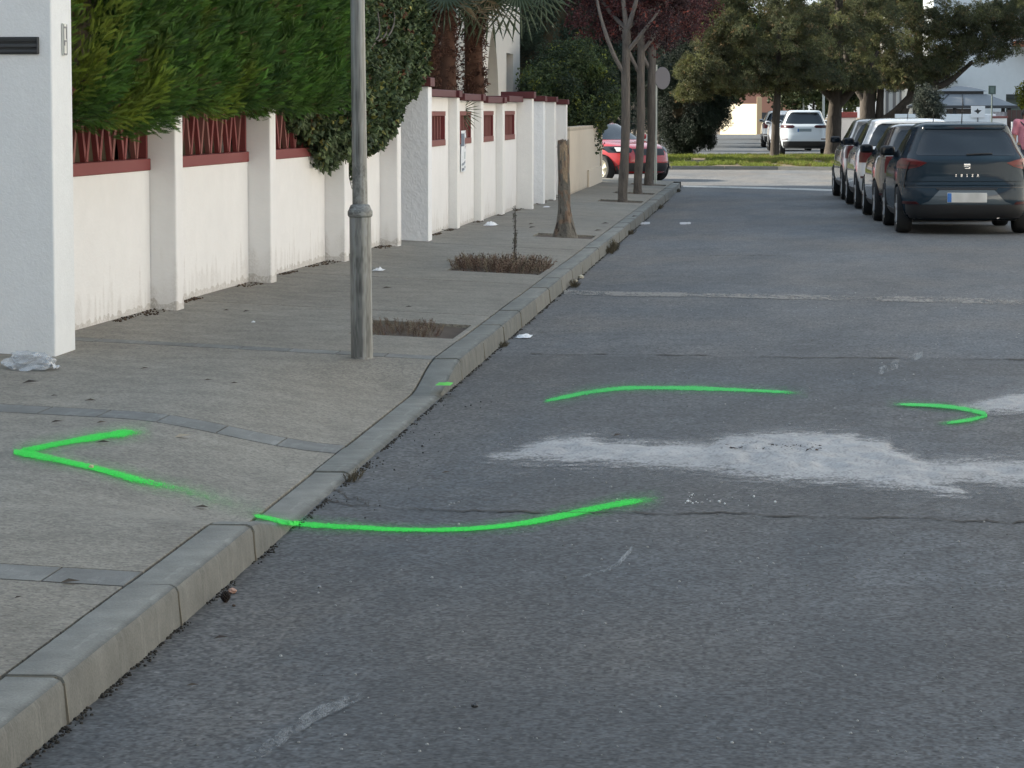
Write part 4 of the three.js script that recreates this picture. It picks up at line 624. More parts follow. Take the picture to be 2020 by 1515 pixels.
{ // verge: earth sheet, grass, kerb
  const x0 = -4.2, x1 = 4.6, zn = z => 0, N = x => -84.2 + 1.2 * sm(-1, 3.5, x) , Fz = -104.6;
  const g = grid(40, 40, (u, v) => { const x = x0 + (x1 - x0) * u, a = N(x), z = a + (Fz - a) * v; return V3(x, 0.035 + 0.07 * Math.sin(Math.PI * v) + 0.03 * n3(x, z * 0.4, 2), z); });
  struct('verge', g, mat([0.13, 0.10, 0.06], 1), 'strip of earth and grass under the cypresses');
  const R = rng(301), L = []; for (let i = 0; i < 26000; i++) { const x = x0 + (x1 - x0) * R(), a = N(x), v = Math.pow(R(), 1.2), z = a - 0.15 + (Fz - a) * v, d = n3(x * 1.1, z * 0.35, 4) + 0.5 * n3(x * 3, z * 1, 8); if (d < -0.12 + (x < -0.8 ? 0.22 : 0)) continue; const dry = sm(0.1, -0.25, d + 0.3 * (R() - 0.5)); L.push({ p: V3(x, 0.03 + 0.07 * Math.sin(Math.PI * v), z), d: V3((R() - 0.5) * 0.5, 1, (R() - 0.5) * 0.5).normalize(), s: 0.07 + 0.09 * R(), c: jit(mixc([0.15, 0.19, 0.02], [0.26, 0.20, 0.07], dry), 0.6 + 0.7 * R()) }); }
  const o = foliage('grass', scene, LEAF.grass, L, 302, LMt); tag(o, 'sunlit tufts of grass under the cypresses on the verge', 'grass', null, 'stuff');
  const ks = thing('verge_kerb', 'low concrete edging in front of the grass verge', 'kerb'); for (let k = 0; k < 6; k++) { const a = x0 + k * 1.47, b = a + 1.45; obj('kerb_stone', bar(V3(a, 0.03, N(a) + 0.09), V3(b, 0.03, N(b) + 0.09), 0.12, 0.14), M.kerbB, ks); }
}
shrub('added_shade_tree', 'unseen leafy tree added in the corner garden to shade the stop line', 'tree', V3(-10.2, 7.2, -64.6), V3(3.4, 3.0, 3.6), { seed: 265, clumps: 120, per: 70, cr: 0.8, size: 0.3, cols: [[0.02, 0.036, 0.014], [0.05, 0.075, 0.025]], shell: 0.4 });  // unseen tree added to cast shade over the stop line
{ // unseen trees added behind the viewer to darken car reflections and wall faces
  [[-5.5, 7, 'leafy tree added behind the viewer on the left'], [-2.4, 13, 'leafy tree added behind the viewer by the left kerb'], [1.4, 19, 'leafy tree added at the end of the street behind the viewer'], [5.2, 9, 'leafy tree added behind the viewer on the right'], [4.6, 16, 'second leafy tree added behind the viewer on the right']].forEach(([x, z, lab], k) => shrub('added_tree', lab, 'tree', V3(x, 6.0, z), V3(2.9, 3.3, 2.9), { seed: 270 + k, clumps: 90, per: 60, cr: 0.8, size: 0.3, cols: [[0.02, 0.036, 0.014], [0.05, 0.075, 0.025]], shell: 0.4, group: 'trees added behind the viewer' }));
}
console.log('far plants ready');
// ---------------------------------------------------------------- cars (front towards -z of the car, wheels on y = 0)
const glassM = phys([0.010, 0.015, 0.021], 0.05);
const paint = (c, r = 0.28, o = {}) => phys(c, r, Object.assign({ clearcoat: 1, clearcoatRoughness: 0.04, metalness: 0.15 }, o));
const CM = { tyre: mat([0.016, 0.017, 0.018], 0.85), rim: mat([0.42, 0.43, 0.44], 0.35, { metalness: 0.6 }), rimPale: mat([0.70, 0.69, 0.62], 0.4), black: mat([0.014, 0.015, 0.017], 0.5), red: phys([0.095, 0.005, 0.007], 0.3, { specularIntensity: 0.6 }), redDark: phys([0.040, 0.004, 0.006], 0.3, { specularIntensity: 0.6 }), white: phys([0.7, 0.7, 0.7], 0.2, { clearcoat: 1 }), chrome: mat([0.72, 0.73, 0.74], 0.2, { metalness: 0.85 }), plate: mat([1, 1, 1], 0.5, { map: colTex(128, 32, (u, v) => { const k = 0.62 - 0.26 * fb(u * 6, v * 3, 999, 5) * (v > 0.2 && v < 0.85 && u > 0.15 && u < 0.92 ? 1 : 0); return [k, k * 1.02, k]; }) }), blue: mat([0.03, 0.14, 0.42], 0.5) };
function shapeOf(K, nr, nf) {
  const at = y => { let i = 0; while (i < K.length - 2 && y > K[i + 1][0]) i++; const a = K[Math.max(0, i - 1)], b = K[i], c = K[i + 1], d = K[Math.min(K.length - 1, i + 2)], t = Math.min(1, Math.max(0, (y - b[0]) / (c[0] - b[0]))); return [1, 2, 3].map(k => { const m0 = (c[k] - a[k]) / (c[0] - a[0]) * (c[0] - b[0]), m1 = (d[k] - b[k]) / (d[0] - b[0]) * (c[0] - b[0]), lim = 3 * Math.abs(c[k] - b[k]), q0 = Math.max(-lim, Math.min(lim, m0)), q1 = Math.max(-lim, Math.min(lim, m1)); return (2 * t ** 3 - 3 * t * t + 1) * b[k] + (t ** 3 - 2 * t * t + t) * q0 + (-2 * t ** 3 + 3 * t * t) * c[k] + (t ** 3 - t * t) * q1; }); };
  const end = (x, y, s) => { const [w, zr, zf] = at(y), n = s > 0 ? nr : nf, zc = (zr + zf) / 2, l = (zr - zf) / 2; return V3(x, y, zc + s * l * Math.pow(Math.max(0, 1 - Math.pow(Math.min(1, Math.abs(x) / w), n)), 1 / n)); };
  const side = (z, y, s) => { const [w, zr, zf] = at(y), zc = (zr + zf) / 2, l = (zr - zf) / 2, n = z > zc ? nr : nf; return V3(s * w * Math.pow(Math.max(0, 1 - Math.pow(Math.min(1, Math.abs(z - zc) / l), n)), 1 / n), y, z); };
  return { at, end, side, K, nr, nf };
}
function bodyGeo(S, arches) {
  const { K, at, nr, nf } = S, ys = []; for (let i = 0; i < K.length - 1; i++) { const n = Math.max(2, Math.ceil((K[i + 1][0] - K[i][0]) / 0.035)); for (let j = 0; j < n; j++) ys.push(K[i][0] + (K[i + 1][0] - K[i][0]) * j / n); } ys.push(K[K.length - 1][0]);
  const T = 88, P = [], I = [];
  for (const y of ys) { const [w, zr, zf] = at(y), zc = (zr + zf) / 2, l = (zr - zf) / 2; for (let i = 0; i < T; i++) { const a = i / T * 2 * Math.PI, c = Math.cos(a), s = Math.sin(a), n = c > 0 ? nr : nf; P.push(w * Math.sign(s) * Math.pow(Math.abs(s), 2 / n), y, zc + l * Math.sign(c) * Math.pow(Math.abs(c), 2 / n)); } }
  for (let j = 0; j < ys.length - 1; j++) for (let i = 0; i < T; i++) { const a = j * T + i, b = j * T + (i + 1) % T, c = a + T, d = b + T; I.push(a, b, d, a, d, c); }
  const c0 = P.length / 3, [, r0, f0] = at(ys[0]), [, r1, f1] = at(ys[ys.length - 1]); P.push(0, ys[0], (r0 + f0) / 2, 0, ys[ys.length - 1] + 0.004, (r1 + f1) / 2); const top = (ys.length - 1) * T;
  for (let i = 0; i < T; i++) { I.push(c0, (i + 1) % T, i); I.push(c0 + 1, top + i, top + (i + 1) % T); }
  let g = new THREE.BufferGeometry(); g.setAttribute('position', new THREE.Float32BufferAttribute(P, 3)); g.setAttribute('uv', new THREE.Float32BufferAttribute(new Float32Array(P.length / 3 * 2), 2)); g.setIndex(I); g.computeVertexNormals();
  const ev = new Evaluator(); ev.useGroups = false; let A = new Brush(g); A.updateMatrixWorld();
  for (const [z, r] of arches) { const cy = new THREE.CylinderGeometry(r, r, 3, 40).rotateZ(Math.PI / 2).translate(0, r * 0.86, z), B = new Brush(cy); B.updateMatrixWorld(); A = ev.evaluate(A, B, SUBTRACTION); }
  return A.geometry;
}
function patch(S, where, rows, off, nx = 14) {                          // a panel that follows the body: rows [y, from, to]
  const pt = (y, q) => where === 'rear' ? S.end(q, y, 1) : where === 'front' ? S.end(q, y, -1) : S.side(q, y, where === 'left' ? -1 : 1);
  const nrm = (y, q) => { const e = 0.004, a = pt(y, q + e).sub(pt(y, q - e)), b = pt(y + e, q).sub(pt(y - e, q)), n = a.cross(b).normalize(), c = pt(y, q); const ref = where === 'rear' ? V3(0, 0.2, 1) : where === 'front' ? V3(0, 0.4, -1) : V3(where === 'left' ? -1 : 1, 0.2, 0); return n.dot(ref) < 0 ? n.negate() : n; };
  const ny = (rows.length - 1) * 4, P = [], I = [], N = nx + 1;
  const add = o => { for (let j = 0; j <= ny; j++) { const f = j / ny * (rows.length - 1), k = Math.min(rows.length - 2, Math.floor(f)), t = f - k, r = rows[k].map((v, i) => v + (rows[k + 1][i] - v) * t); for (let i = 0; i <= nx; i++) { const q = r[1] + (r[2] - r[1]) * i / nx, p = pt(r[0], q).addScaledVector(nrm(r[0], q), o); P.push(p.x, p.y, p.z); } } };
  add(off); const B = P.length / 3; add(Math.min(-0.012, off - 0.02)); const flip = where === 'rear' || where === 'left' ? 0 : 1, tri = (a, b, c) => flip ? I.push(a, c, b) : I.push(a, b, c);
  for (let j = 0; j < ny; j++) for (let i = 0; i < nx; i++) { const a = j * N + i, b = a + 1, c = a + N, d = c + 1; tri(a, b, d); tri(a, d, c); }
  const sk = (a, b) => { I.push(a, b, b + B, a, b + B, a + B); }; for (let i = 0; i < nx; i++) { sk(i, i + 1); sk(ny * N + i, ny * N + i + 1); } for (let j = 0; j < ny; j++) { sk(j * N, j * N + N); sk(j * N + nx, j * N + nx + N); }
  const g = new THREE.BufferGeometry(); g.setAttribute('position', new THREE.Float32BufferAttribute(P, 3)); g.setAttribute('uv', new THREE.Float32BufferAttribute(new Float32Array(P.length / 3 * 2), 2)); g.setIndex(I); return toCreasedNormals(g, 0.6);
}
const wheelCache = {};
function wheel(parent, x, z, r, s, rimM) {
  const key = r + (s > 0 ? 'r' : 'l'); if (!wheelCache[key]) {
    const w = 0.205, o = s * 0.5, lat = p => toCreasedNormals(new THREE.LatheGeometry(p.map(q => new THREE.Vector2(...q)), 36).toNonIndexed(), 0.5).rotateZ(-Math.PI / 2 * s);
    const ty = lat([[r * 0.66, -w / 2], [r * 0.93, -w / 2], [r * 0.985, -w / 2 + 0.025], [r, -w / 2 + 0.05], [r, w / 2 - 0.05], [r * 0.985, w / 2 - 0.025], [r * 0.93, w / 2], [r * 0.66, w / 2 - 0.01], [r * 0.66, -w / 2]]);
    const rim = [lat([[r * 0.665, w / 2 - 0.012], [r * 0.62, w / 2 - 0.02], [r * 0.60, w / 2 - 0.09], [0, w / 2 - 0.10]]), lat([[0.001, w / 2 - 0.02], [0.05, w / 2 - 0.022], [0.06, w / 2 - 0.06]])];
    for (let k = 0; k < 5; k++) { const a = k * 2 * Math.PI / 5; rim.push(bar(V3(s * (w / 2 - 0.04), Math.cos(a) * 0.03, Math.sin(a) * 0.03), V3(s * (w / 2 - 0.028), Math.cos(a) * r * 0.64, Math.sin(a) * r * 0.64), 0.055, 0.035)); }
    wheelCache[key] = [ty, rim];
  }
  const [ty, rim] = wheelCache[key], g = new THREE.Group(); g.name = 'wheel'; g.position.set(x - s * 0.10, r, z); parent.add(g);
  obj('tyre', ty.clone(), CM.tyre, g); obj('rim', rim.map(q => q.clone()), rimM, g);
}
const KF = {   // [height, half width, rear, front]
  hatch: [[0.19, 0.80, 1.90, -1.90], [0.27, 0.855, 1.985, -1.98], [0.42, 0.885, 2.03, -2.03], [0.56, 0.89, 2.02, -2.02], [0.66, 0.89, 1.975, -1.99], [0.76, 0.885, 1.955, -1.93], [0.84, 0.875, 1.955, -1.80], [0.90, 0.862, 1.955, -1.50], [0.945, 0.848, 1.95, -1.10], [0.985, 0.828, 1.915, -0.96], [1.03, 0.802, 1.85, -0.86], [1.08, 0.775, 1.79, -0.76], [1.20, 0.715, 1.665, -0.52], [1.30, 0.665, 1.565, -0.30], [1.37, 0.63, 1.53, -0.10], [1.405, 0.60, 1.53, 0.06], [1.43, 0.54, 1.42, 0.22], [1.445, 0.40, 1.1, 0.40], [1.448, 0.2, 0.9, 0.55]],
  suv: [[0.24, 0.83, 2.02, -2.02], [0.34, 0.88, 2.12, -2.1], [0.52, 0.91, 2.16, -2.15], [0.68, 0.915, 2.14, -2.13], [0.82, 0.91, 2.10, -2.07], [0.94, 0.90, 2.07, -1.95], [1.02, 0.885, 2.05, -1.55], [1.07, 0.865, 2.02, -1.15], [1.12, 0.84, 1.98, -1.00], [1.24, 0.78, 1.88, -0.78], [1.38, 0.715, 1.77, -0.52], [1.50, 0.665, 1.70, -0.28], [1.57, 0.635, 1.70, -0.05], [1.605, 0.58, 1.6, 0.12], [1.625, 0.42, 1.3, 0.3], [1.63, 0.2, 1.0, 0.5]],
};
const SHP = { hatch: shapeOf(KF.hatch, 5.5, 3.6), suv: shapeOf(KF.suv, 6, 4) };
const BODY = { hatch: bodyGeo(SHP.hatch, [[1.29, 0.345], [-1.27, 0.345]]), suv: bodyGeo(SHP.suv, [[1.32, 0.385], [-1.33, 0.385]]) };
console.log('bodies cut');
function car(name, label, category, kind, x, z, turn, pm, o = {}) {
  const t = thing(name, label, category, [x, 0, z], turn, o.group), S = SHP[kind], su = kind === 'suv', H = su ? 0.135 : 0, r = su ? 0.34 : 0.305, zr = su ? 1.32 : 1.29, zf = su ? -1.33 : -1.27, W = S.at(0.6)[0];
  if (o.scale) t.scale.set(...o.scale);
  obj('body', BODY[kind].clone(), pm, t);
  for (const s of [-1, 1]) { wheel(t, s * (W - 0.008), zr, r, s, o.rim || CM.rim); wheel(t, s * (W - 0.012), zf, r, s, o.rim || CM.rim); for (const q of [zr, zf]) obj('wheel_arch', new THREE.CylinderGeometry(r + 0.036, r + 0.036, 0.42, 30, 1, true, 0, Math.PI).rotateZ(Math.PI / 2).translate(s * (W - 0.24), r * 0.98, q), new THREE.MeshStandardMaterial({ color: C(0.01, 0.01, 0.011), roughness: 0.9, side: THREE.DoubleSide }), t); }
  obj('underbody', box(-W + 0.2, W - 0.2, 0.17 + H * 0.4, 0.4, -1.7, 1.75, 0.03), CM.black, t);
  const gm = o.glass || glassM, y0 = su ? 1.115 : 0.975, y1 = su ? 1.53 : 1.345;
  // glazing
  obj('rear_window', patch(S, 'rear', su ? [[1.13, -0.70, 0.70], [1.18, -0.70, 0.70], [1.36, -0.625, 0.625], [1.50, -0.54, 0.54], [1.535, -0.47, 0.47]] : [[1.015, -0.635, 0.635], [1.04, -0.655, 0.655], [1.17, -0.605, 0.605], [1.30, -0.54, 0.54], [1.345, -0.49, 0.49]], 0.004, 20), gm, t);
  obj('windscreen', patch(S, 'front', su ? [[1.12, -0.66, 0.66], [1.3, -0.62, 0.62], [1.53, -0.52, 0.52]] : [[0.985, -0.66, 0.66], [1.15, -0.61, 0.61], [1.345, -0.49, 0.49]], 0.004, 20), gm, t);
  const d = y => (y - y0) / (y1 - y0), zF = y => (su ? -0.80 : -0.75) + 0.62 * d(y), zB = y => (su ? 1.55 : 1.36) - 0.30 * d(y);
  for (const s of ['left', 'right']) {
    const ym = (y0 + y1) / 2; obj('side_window', patch(S, s, [[y0, zF(y0), 0.10], [ym, zF(ym), 0.10], [y1, zF(y1), 0.10]], 0.004), gm, t);
    obj('side_window', patch(S, s, [[y0, 0.17, 0.98], [ym, 0.17, 0.95], [y1, 0.17, 0.90]], 0.004), gm, t);
    obj('side_window', patch(S, s, [[y0 + 0.03, 1.04, zB(y0) - 0.05], [ym, 1.01, zB(ym)], [y1 - 0.03, 0.96, zB(y1)]], 0.004, 6), gm, t);
    obj('sill', patch(S, s, [[S.K[0][0] + 0.02, -0.90, 0.92], [0.30 + H * 0.5, -0.90, 0.92]], 0.006), CM.black, t);
    const sg = s === 'left' ? -1 : 1; for (const q of [-0.02, 0.90]) { const p = S.side(q, y0 - 0.13, sg); obj('door_handle', box(p.x - 0.014, p.x + 0.014, p.y - 0.014, p.y + 0.014, q - 0.16, q, 0.008), o.handle || pm, t); }
    const p = S.side(-0.56, y0 + 0.02, sg), mg = new THREE.SphereGeometry(1, 18, 12); { const q = mg.attributes.position; for (let i = 0; i < q.count; i++) { const a = V3(q.getX(i), q.getY(i), q.getZ(i)); const k = 1 / Math.pow(Math.pow(Math.abs(a.x), 4) + Math.pow(Math.abs(a.y), 4) + Math.pow(Math.abs(a.z), 3.0), 0.25); q.setXYZ(i, a.x * k * 0.10, a.y * k * 0.068, a.z * k * 0.055 * (1 + 0.3 * a.y)); } mg.computeVertexNormals(); mg.translate(p.x + sg * 0.14, p.y + 0.055, -0.56); }
    const mi = obj('door_mirror', mg, o.mirror || pm, t); obj('mirror_foot', bar(V3(p.x, p.y + 0.0, -0.58), V3(p.x + sg * 0.09, p.y + 0.03, -0.57), 0.03, 0.06), CM.black, mi); obj('mirror_glass', box(p.x + sg * 0.14 - 0.07, p.x + sg * 0.14 + 0.07, p.y + 0.015, p.y + 0.095, -0.508, -0.502, 0.003), glassM, mi);
  }
  obj('aerial', tube([V3(0, S.K[S.K.length - 1][0] - 0.03, su ? 1.2 : 1.12), V3(0, S.K[S.K.length - 1][0] + (o.aerial || 0.16), su ? 1.35 : 1.24)], [0.009, 0.004], 5), CM.black, t);
  // lower bumper, plate, lamps
  obj('rear_bumper', patch(S, 'rear', su ? [[0.26, -0.80, 0.80], [0.36, -0.86, 0.86], [0.50, -0.87, 0.87]] : [[0.21, -0.78, 0.78], [0.30, -0.84, 0.84], [0.385, -0.845, 0.845]], 0.006, 24), o.bumper || CM.black, t);
  const yp = su ? 0.90 : 0.478, pp0 = S.end(0, yp, 1), plate = obj('number_plate', box(-0.26, 0.26, yp - 0.062, yp + 0.062, pp0.z - 0.03, pp0.z + 0.012, 0.004), o.plate || CM.plate, t); obj('country_band', box(-0.258, -0.205, yp - 0.058, yp + 0.058, pp0.z, pp0.z + 0.0135, 0), CM.blue, plate);
  for (const s of [-1, 1]) {
    const L = rows => obj('tail_lamp', patch(S, 'rear', rows.map(([y, a, b]) => s < 0 ? [y, -b, -a] : [y, a, b]), 0.008, 12), o.lamp || CM.red, t);
    const lamp = su ? L(o.slim ? [[0.98, 0.42, 0.86], [1.02, 0.36, 0.875], [1.08, 0.42, 0.86]] : [[0.84, 0.68, 0.855], [0.95, 0.64, 0.855], [1.09, 0.68, 0.83]]) : L(o.tall ? [[0.72, 0.62, 0.75], [0.85, 0.58, 0.75], [0.96, 0.62, 0.73]] : [[0.845, 0.74, 0.865], [0.875, 0.62, 0.862], [0.925, 0.52, 0.852], [0.955, 0.64, 0.835], [0.975, 0.74, 0.82]]);
    if (!su && !o.tall) obj('lamp_lens', patch(S, 'rear', [[0.875, s < 0 ? -0.85 : 0.66, s < 0 ? -0.66 : 0.85], [0.90, s < 0 ? -0.845 : 0.62, s < 0 ? -0.62 : 0.845]], 0.011, 8), CM.redDark, lamp);
    obj('reflector', patch(S, 'rear', su ? [[0.56, s < 0 ? -0.84 : 0.62, s < 0 ? -0.62 : 0.84], [0.60, s < 0 ? -0.84 : 0.62, s < 0 ? -0.62 : 0.84]] : [[0.392, s < 0 ? -0.82 : 0.62, s < 0 ? -0.62 : 0.82], [0.425, s < 0 ? -0.82 : 0.66, s < 0 ? -0.66 : 0.82]], 0.008, 10), CM.redDark, t);
    const hl = obj('headlamp', patch(S, 'front', [[su ? 0.84 : 0.68, s < 0 ? -0.80 : 0.50, s < 0 ? -0.50 : 0.80], [su ? 0.93 : 0.77, s < 0 ? -0.83 : 0.44, s < 0 ? -0.44 : 0.83], [su ? 0.98 : 0.83, s < 0 ? -0.80 : 0.52, s < 0 ? -0.52 : 0.80]], 0.006, 10), gm, t);
    obj('lamp_lens', patch(S, 'front', [[su ? 0.86 : 0.71, s < 0 ? -0.72 : 0.58, s < 0 ? -0.58 : 0.72], [su ? 0.95 : 0.80, s < 0 ? -0.72 : 0.58, s < 0 ? -0.58 : 0.72]], 0.010, 5), CM.white, hl);
  }
  obj('grille', patch(S, 'front', [[su ? 0.62 : 0.62, -0.42, 0.42], [su ? 0.84 : 0.77, -0.44, 0.44]], 0.005), CM.black, t);
  obj('front_bumper', patch(S, 'front', [[0.24 + H * 0.3, -0.7, 0.7], [0.36 + H * 0.5, -0.74, 0.74], [0.44 + H * 0.5, -0.62, 0.62]], 0.005), CM.black, t);
  return { t, S };
}
const CG = 'cars parked along the right kerb';
const navy = paint([0.016, 0.029, 0.042], 0.5, { specularIntensity: 0, metalness: 0, clearcoat: 0.4, clearcoatRoughness: 0.1 });
{ // dark blue-grey hatchback, the nearest car
  const { t, S } = car('parked_car', 'dark blue-grey hatchback with red tail lamps, nearest of the parked cars', 'car', 'hatch', 2.52, -42.62, 0.03, navy, { mirror: CM.black, aerial: 0.30, group: CG, handle: navy, scale: [1, 1.025, 1] });
  obj('roof_spoiler', patch(S, 'rear', [[1.352, -0.52, 0.52], [1.38, -0.535, 0.535], [1.402, -0.50, 0.50]], 0.026, 24), navy, t);
  obj('brake_lamp', patch(S, 'rear', [[1.356, -0.13, 0.13], [1.372, -0.13, 0.13]], 0.031, 6), CM.redDark, t);
  // tailgate: upper crease, shoulder, recessed plate panel
  obj('tailgate_panel', patch(S, 'rear', [[0.685, -0.80, 0.80], [0.71, -0.76, 0.76], [0.83, -0.66, 0.66], [0.930, -0.50, 0.50], [0.946, -0.48, 0.48]], 0.014, 30), navy, t);
  obj('tailgate_lip', patch(S, 'rear', [[0.635, -0.84, 0.84], [0.66, -0.845, 0.845], [0.675, -0.83, 0.83]], 0.012, 30), navy, t);
  obj('plate_recess', patch(S, 'rear', [[0.392, -0.60, 0.60], [0.43, -0.50, 0.50], [0.575, -0.36, 0.36]], 0.004, 20), paint([0.05, 0.07, 0.085], 0.45), t);
  obj('recess_shadow', patch(S, 'rear', [[0.576, -0.385, 0.385], [0.592, -0.40, 0.40]], 0.016, 20), CM.black, t);  // black strip painted as the shadow along the top of the recess
  const font = await new FontLoader().loadAsync('fonts/droid/droid_sans_bold.typeface.json');
  [...'IBIZA'].forEach((ch, k) => { const g = new TextGeometry(ch, { font, size: 0.034, depth: 0.004, curveSegments: 3 }); g.computeBoundingBox(); const w = g.boundingBox.max.x - g.boundingBox.min.x, x = (k - 2) * 0.072; g.translate(x - w / 2, 0.745, 0); const z = S.end(x, 0.76, 1).z + 0.0145; g.translate(0, 0, z); obj('badge_letter', g, CM.chrome, t); });
  const bz = S.end(0, 0.87, 1).z + 0.016, em = obj('emblem', box(-0.042, 0.042, 0.888, 0.914, bz - 0.004, bz + 0.006, 0.004), CM.chrome, t);
  obj('emblem_stroke', box(-0.04, 0.02, 0.872, 0.882, bz - 0.004, bz + 0.005, 0.002), CM.chrome, em); obj('emblem_stroke', box(-0.03, 0.04, 0.848, 0.858, bz - 0.004, bz + 0.005, 0.002), CM.chrome, em); obj('emblem_stroke', box(0.022, 0.04, 0.858, 0.876, bz - 0.004, bz + 0.005, 0.002), CM.chrome, em);
  for (const s of [-1, 1]) { obj('panel_gap', patch(S, 'rear', [[0.60, s * 0.80 - 0.004, s * 0.80 + 0.004], [0.80, s * 0.775 - 0.004, s * 0.775 + 0.004], [0.93, s * 0.735 - 0.004, s * 0.735 + 0.004]], 0.0155, 2), CM.black, t); }
  obj('panel_gap', patch(S, 'rear', [[0.604, -0.80, 0.80], [0.611, -0.80, 0.80]], 0.003, 30), CM.black, t);
  obj('wiper', tube([S.end(0.0, 1.03, 1).add(V3(0, 0, 0.02)), S.end(0.16, 1.04, 1).add(V3(0, 0, 0.02)), S.end(0.34, 1.045, 1).add(V3(0, 0, 0.02))], [0.012, 0.008], 5), CM.black, t);
  obj('exhaust', new THREE.CylinderGeometry(0.03, 0.03, 0.14, 14).rotateX(Math.PI / 2).translate(0.42, 0.235, 1.86), CM.chrome, t); obj('silencer', box(0.2, 0.62, 0.19, 0.30, 1.45, 1.78, 0.05), CM.black, t); obj('axle_beam', box(-0.7, 0.7, 0.22, 0.30, 1.2, 1.34, 0.03), CM.black, t);
}
car('parked_car', 'black hatchback with dark mirrors parked second in the row', 'car', 'hatch', 2.36, -46.95, 0.034, paint([0.012, 0.013, 0.014], 0.25), { tall: true, group: CG, scale: [1, 1.0, 0.98], mirror: CM.black });
car('parked_car', 'white hatchback with a tall red tail lamp parked third in the row', 'car', 'suv', 2.22, -52.45, 0.036, paint([0.72, 0.74, 0.76], 0.25, { metalness: 0 }), { group: CG, scale: [0.96, 0.925, 0.94], mirror: CM.black, handle: CM.black });
car('parked_car', 'grey car with pale roof parked farthest in the row', 'car', 'suv', 2.10, -57.55, 0.04, paint([0.19, 0.19, 0.185], 0.3), { group: CG, scale: [0.96, 0.91, 0.95], mirror: CM.black });
car('parked_suv', 'white SUV seen from behind across the verge', 'suv', 'suv', 1.17, -113.6, 0.012, paint([0.62, 0.68, 0.72], 0.28, { metalness: 0 }), { slim: true, lamp: CM.redDark, scale: [0.97, 1.0, 1.05], plate: mat([0.22, 0.28, 0.31], 0.5) });
car('parked_car', 'pale small car half hidden behind the slim cypress trunk', 'car', 'hatch', 0.72, -124.5, 0.02, paint([0.6, 0.62, 0.66], 0.3, { metalness: 0 }), { scale: [0.98, 1.06, 1], tall: true });
car('parked_car', 'white car glimpsed left of the slim cypress trunk', 'car', 'suv', 0.42, -136, 0.02, paint([0.7, 0.7, 0.68], 0.3, { metalness: 0 }), { scale: [0.96, 0.98, 1] });
car('red_car', 'red car standing in the cross street behind the purple-leaved trees', 'car', 'hatch', -4.05, -71.7, Math.PI + 0.70, paint([0.36, 0.014, 0.018], 0.25, { metalness: 0 }), { rim: CM.rimPale, scale: [1, 0.97, 1] });
console.log('cars ready');
// ---------------------------------------------------------------- houses
function windowOn(parent, x0, x1, y0, y1, z, deep = 0.14, frameM = M.stucco) {   // window in a wall that faces +z
  const w = obj('window', box(x0, x1, y0, y1, z - deep - 0.02, z - deep, 0), glassM, parent); obj('frame', [box(x0, x1, y1 - 0.06, y1, z - deep + 0.001, z - deep + 0.05, 0), box(x0, x1, y0, y0 + 0.06, z - deep + 0.001, z - deep + 0.05, 0), box(x0, x0 + 0.06, y0 + 0.061, y1 - 0.061, z - deep + 0.001, z - deep + 0.05, 0), box(x1 - 0.06, x1, y0 + 0.061, y1 - 0.061, z - deep + 0.001, z - deep + 0.05, 0)], frameM, w); return w;
}
{ // corner house with the arched porch, street side at x = -5
  const t = thing('arched_house', 'cream white house with a tall pointed arch and narrow window behind the palms', 'house', [0, 0, 0]);
  const xs = -5.02, z0 = -52.6, z1 = -60.9, s = new THREE.Shape(); s.moveTo(0, 0); s.lineTo(z0 - z1, 0); s.lineTo(z0 - z1, 6.4); s.lineTo(0, 6.4); s.closePath();
  const a0 = 1.15, a1 = 3.55, hole = new THREE.Path(); hole.moveTo(a0, 0.3); hole.lineTo(a1, 0.3); hole.lineTo(a1, 1.75); hole.quadraticCurveTo(a1 - 0.15, 2.75, (a0 + a1) / 2, 3.12); hole.quadraticCurveTo(a0 + 0.15, 2.75, a0, 1.75); hole.closePath(); s.holes.push(hole);
  const h2 = new THREE.Path(); h2.moveTo(5.2, 0.9); h2.lineTo(6.75, 0.9); h2.lineTo(6.75, 2.72); h2.lineTo(5.2, 2.72); h2.closePath(); s.holes.push(h2);
  const fac = new THREE.ExtrudeGeometry(s, { depth: 0.3, bevelEnabled: false }).rotateY(Math.PI / 2).translate(xs - 0.3, 0, z0); const hm = mat([0.95, 0.90, 0.82], 0.9, { map: stuccoMap });
  obj('wall', uvBox(fac), hm, t);
  obj('wall', box(-14, xs - 0.302, 0, 6.4, z0 - 0.3, z0, 0.01), hm, t); obj('wall', box(-14, xs - 0.302, 0, 6.4, z1, z1 + 0.3, 0.01), hm, t); obj('wall', box(-14.3, -14.001, 0, 6.4, z1, z0, 0.01), hm, t);
  obj('porch_wall', box(xs - 1.9, xs - 1.7, 0, 6.0, z0 - 4.5, z0 - 0.302, 0), hm, t); obj('window_back', box(xs - 0.62, xs - 0.5, 0.5, 3.0, z0 - 7, z0 - 5, 0), mat([0.6, 0.6, 0.6], 0.7), t);
  const rf = obj('roof', box(-14.5, xs + 0.25, 6.401, 6.75, z1 - 0.25, z0 + 0.25, 0.03), mat([0.30, 0.11, 0.06], 0.9), t); obj('roof_hip', new THREE.ConeGeometry(6.6, 1.9, 4).rotateY(Math.PI / 4).scale(1, 1, 0.9).translate(-9.6, 7.7, (z0 + z1) / 2), mat([0.30, 0.11, 0.06], 0.9), t);
}
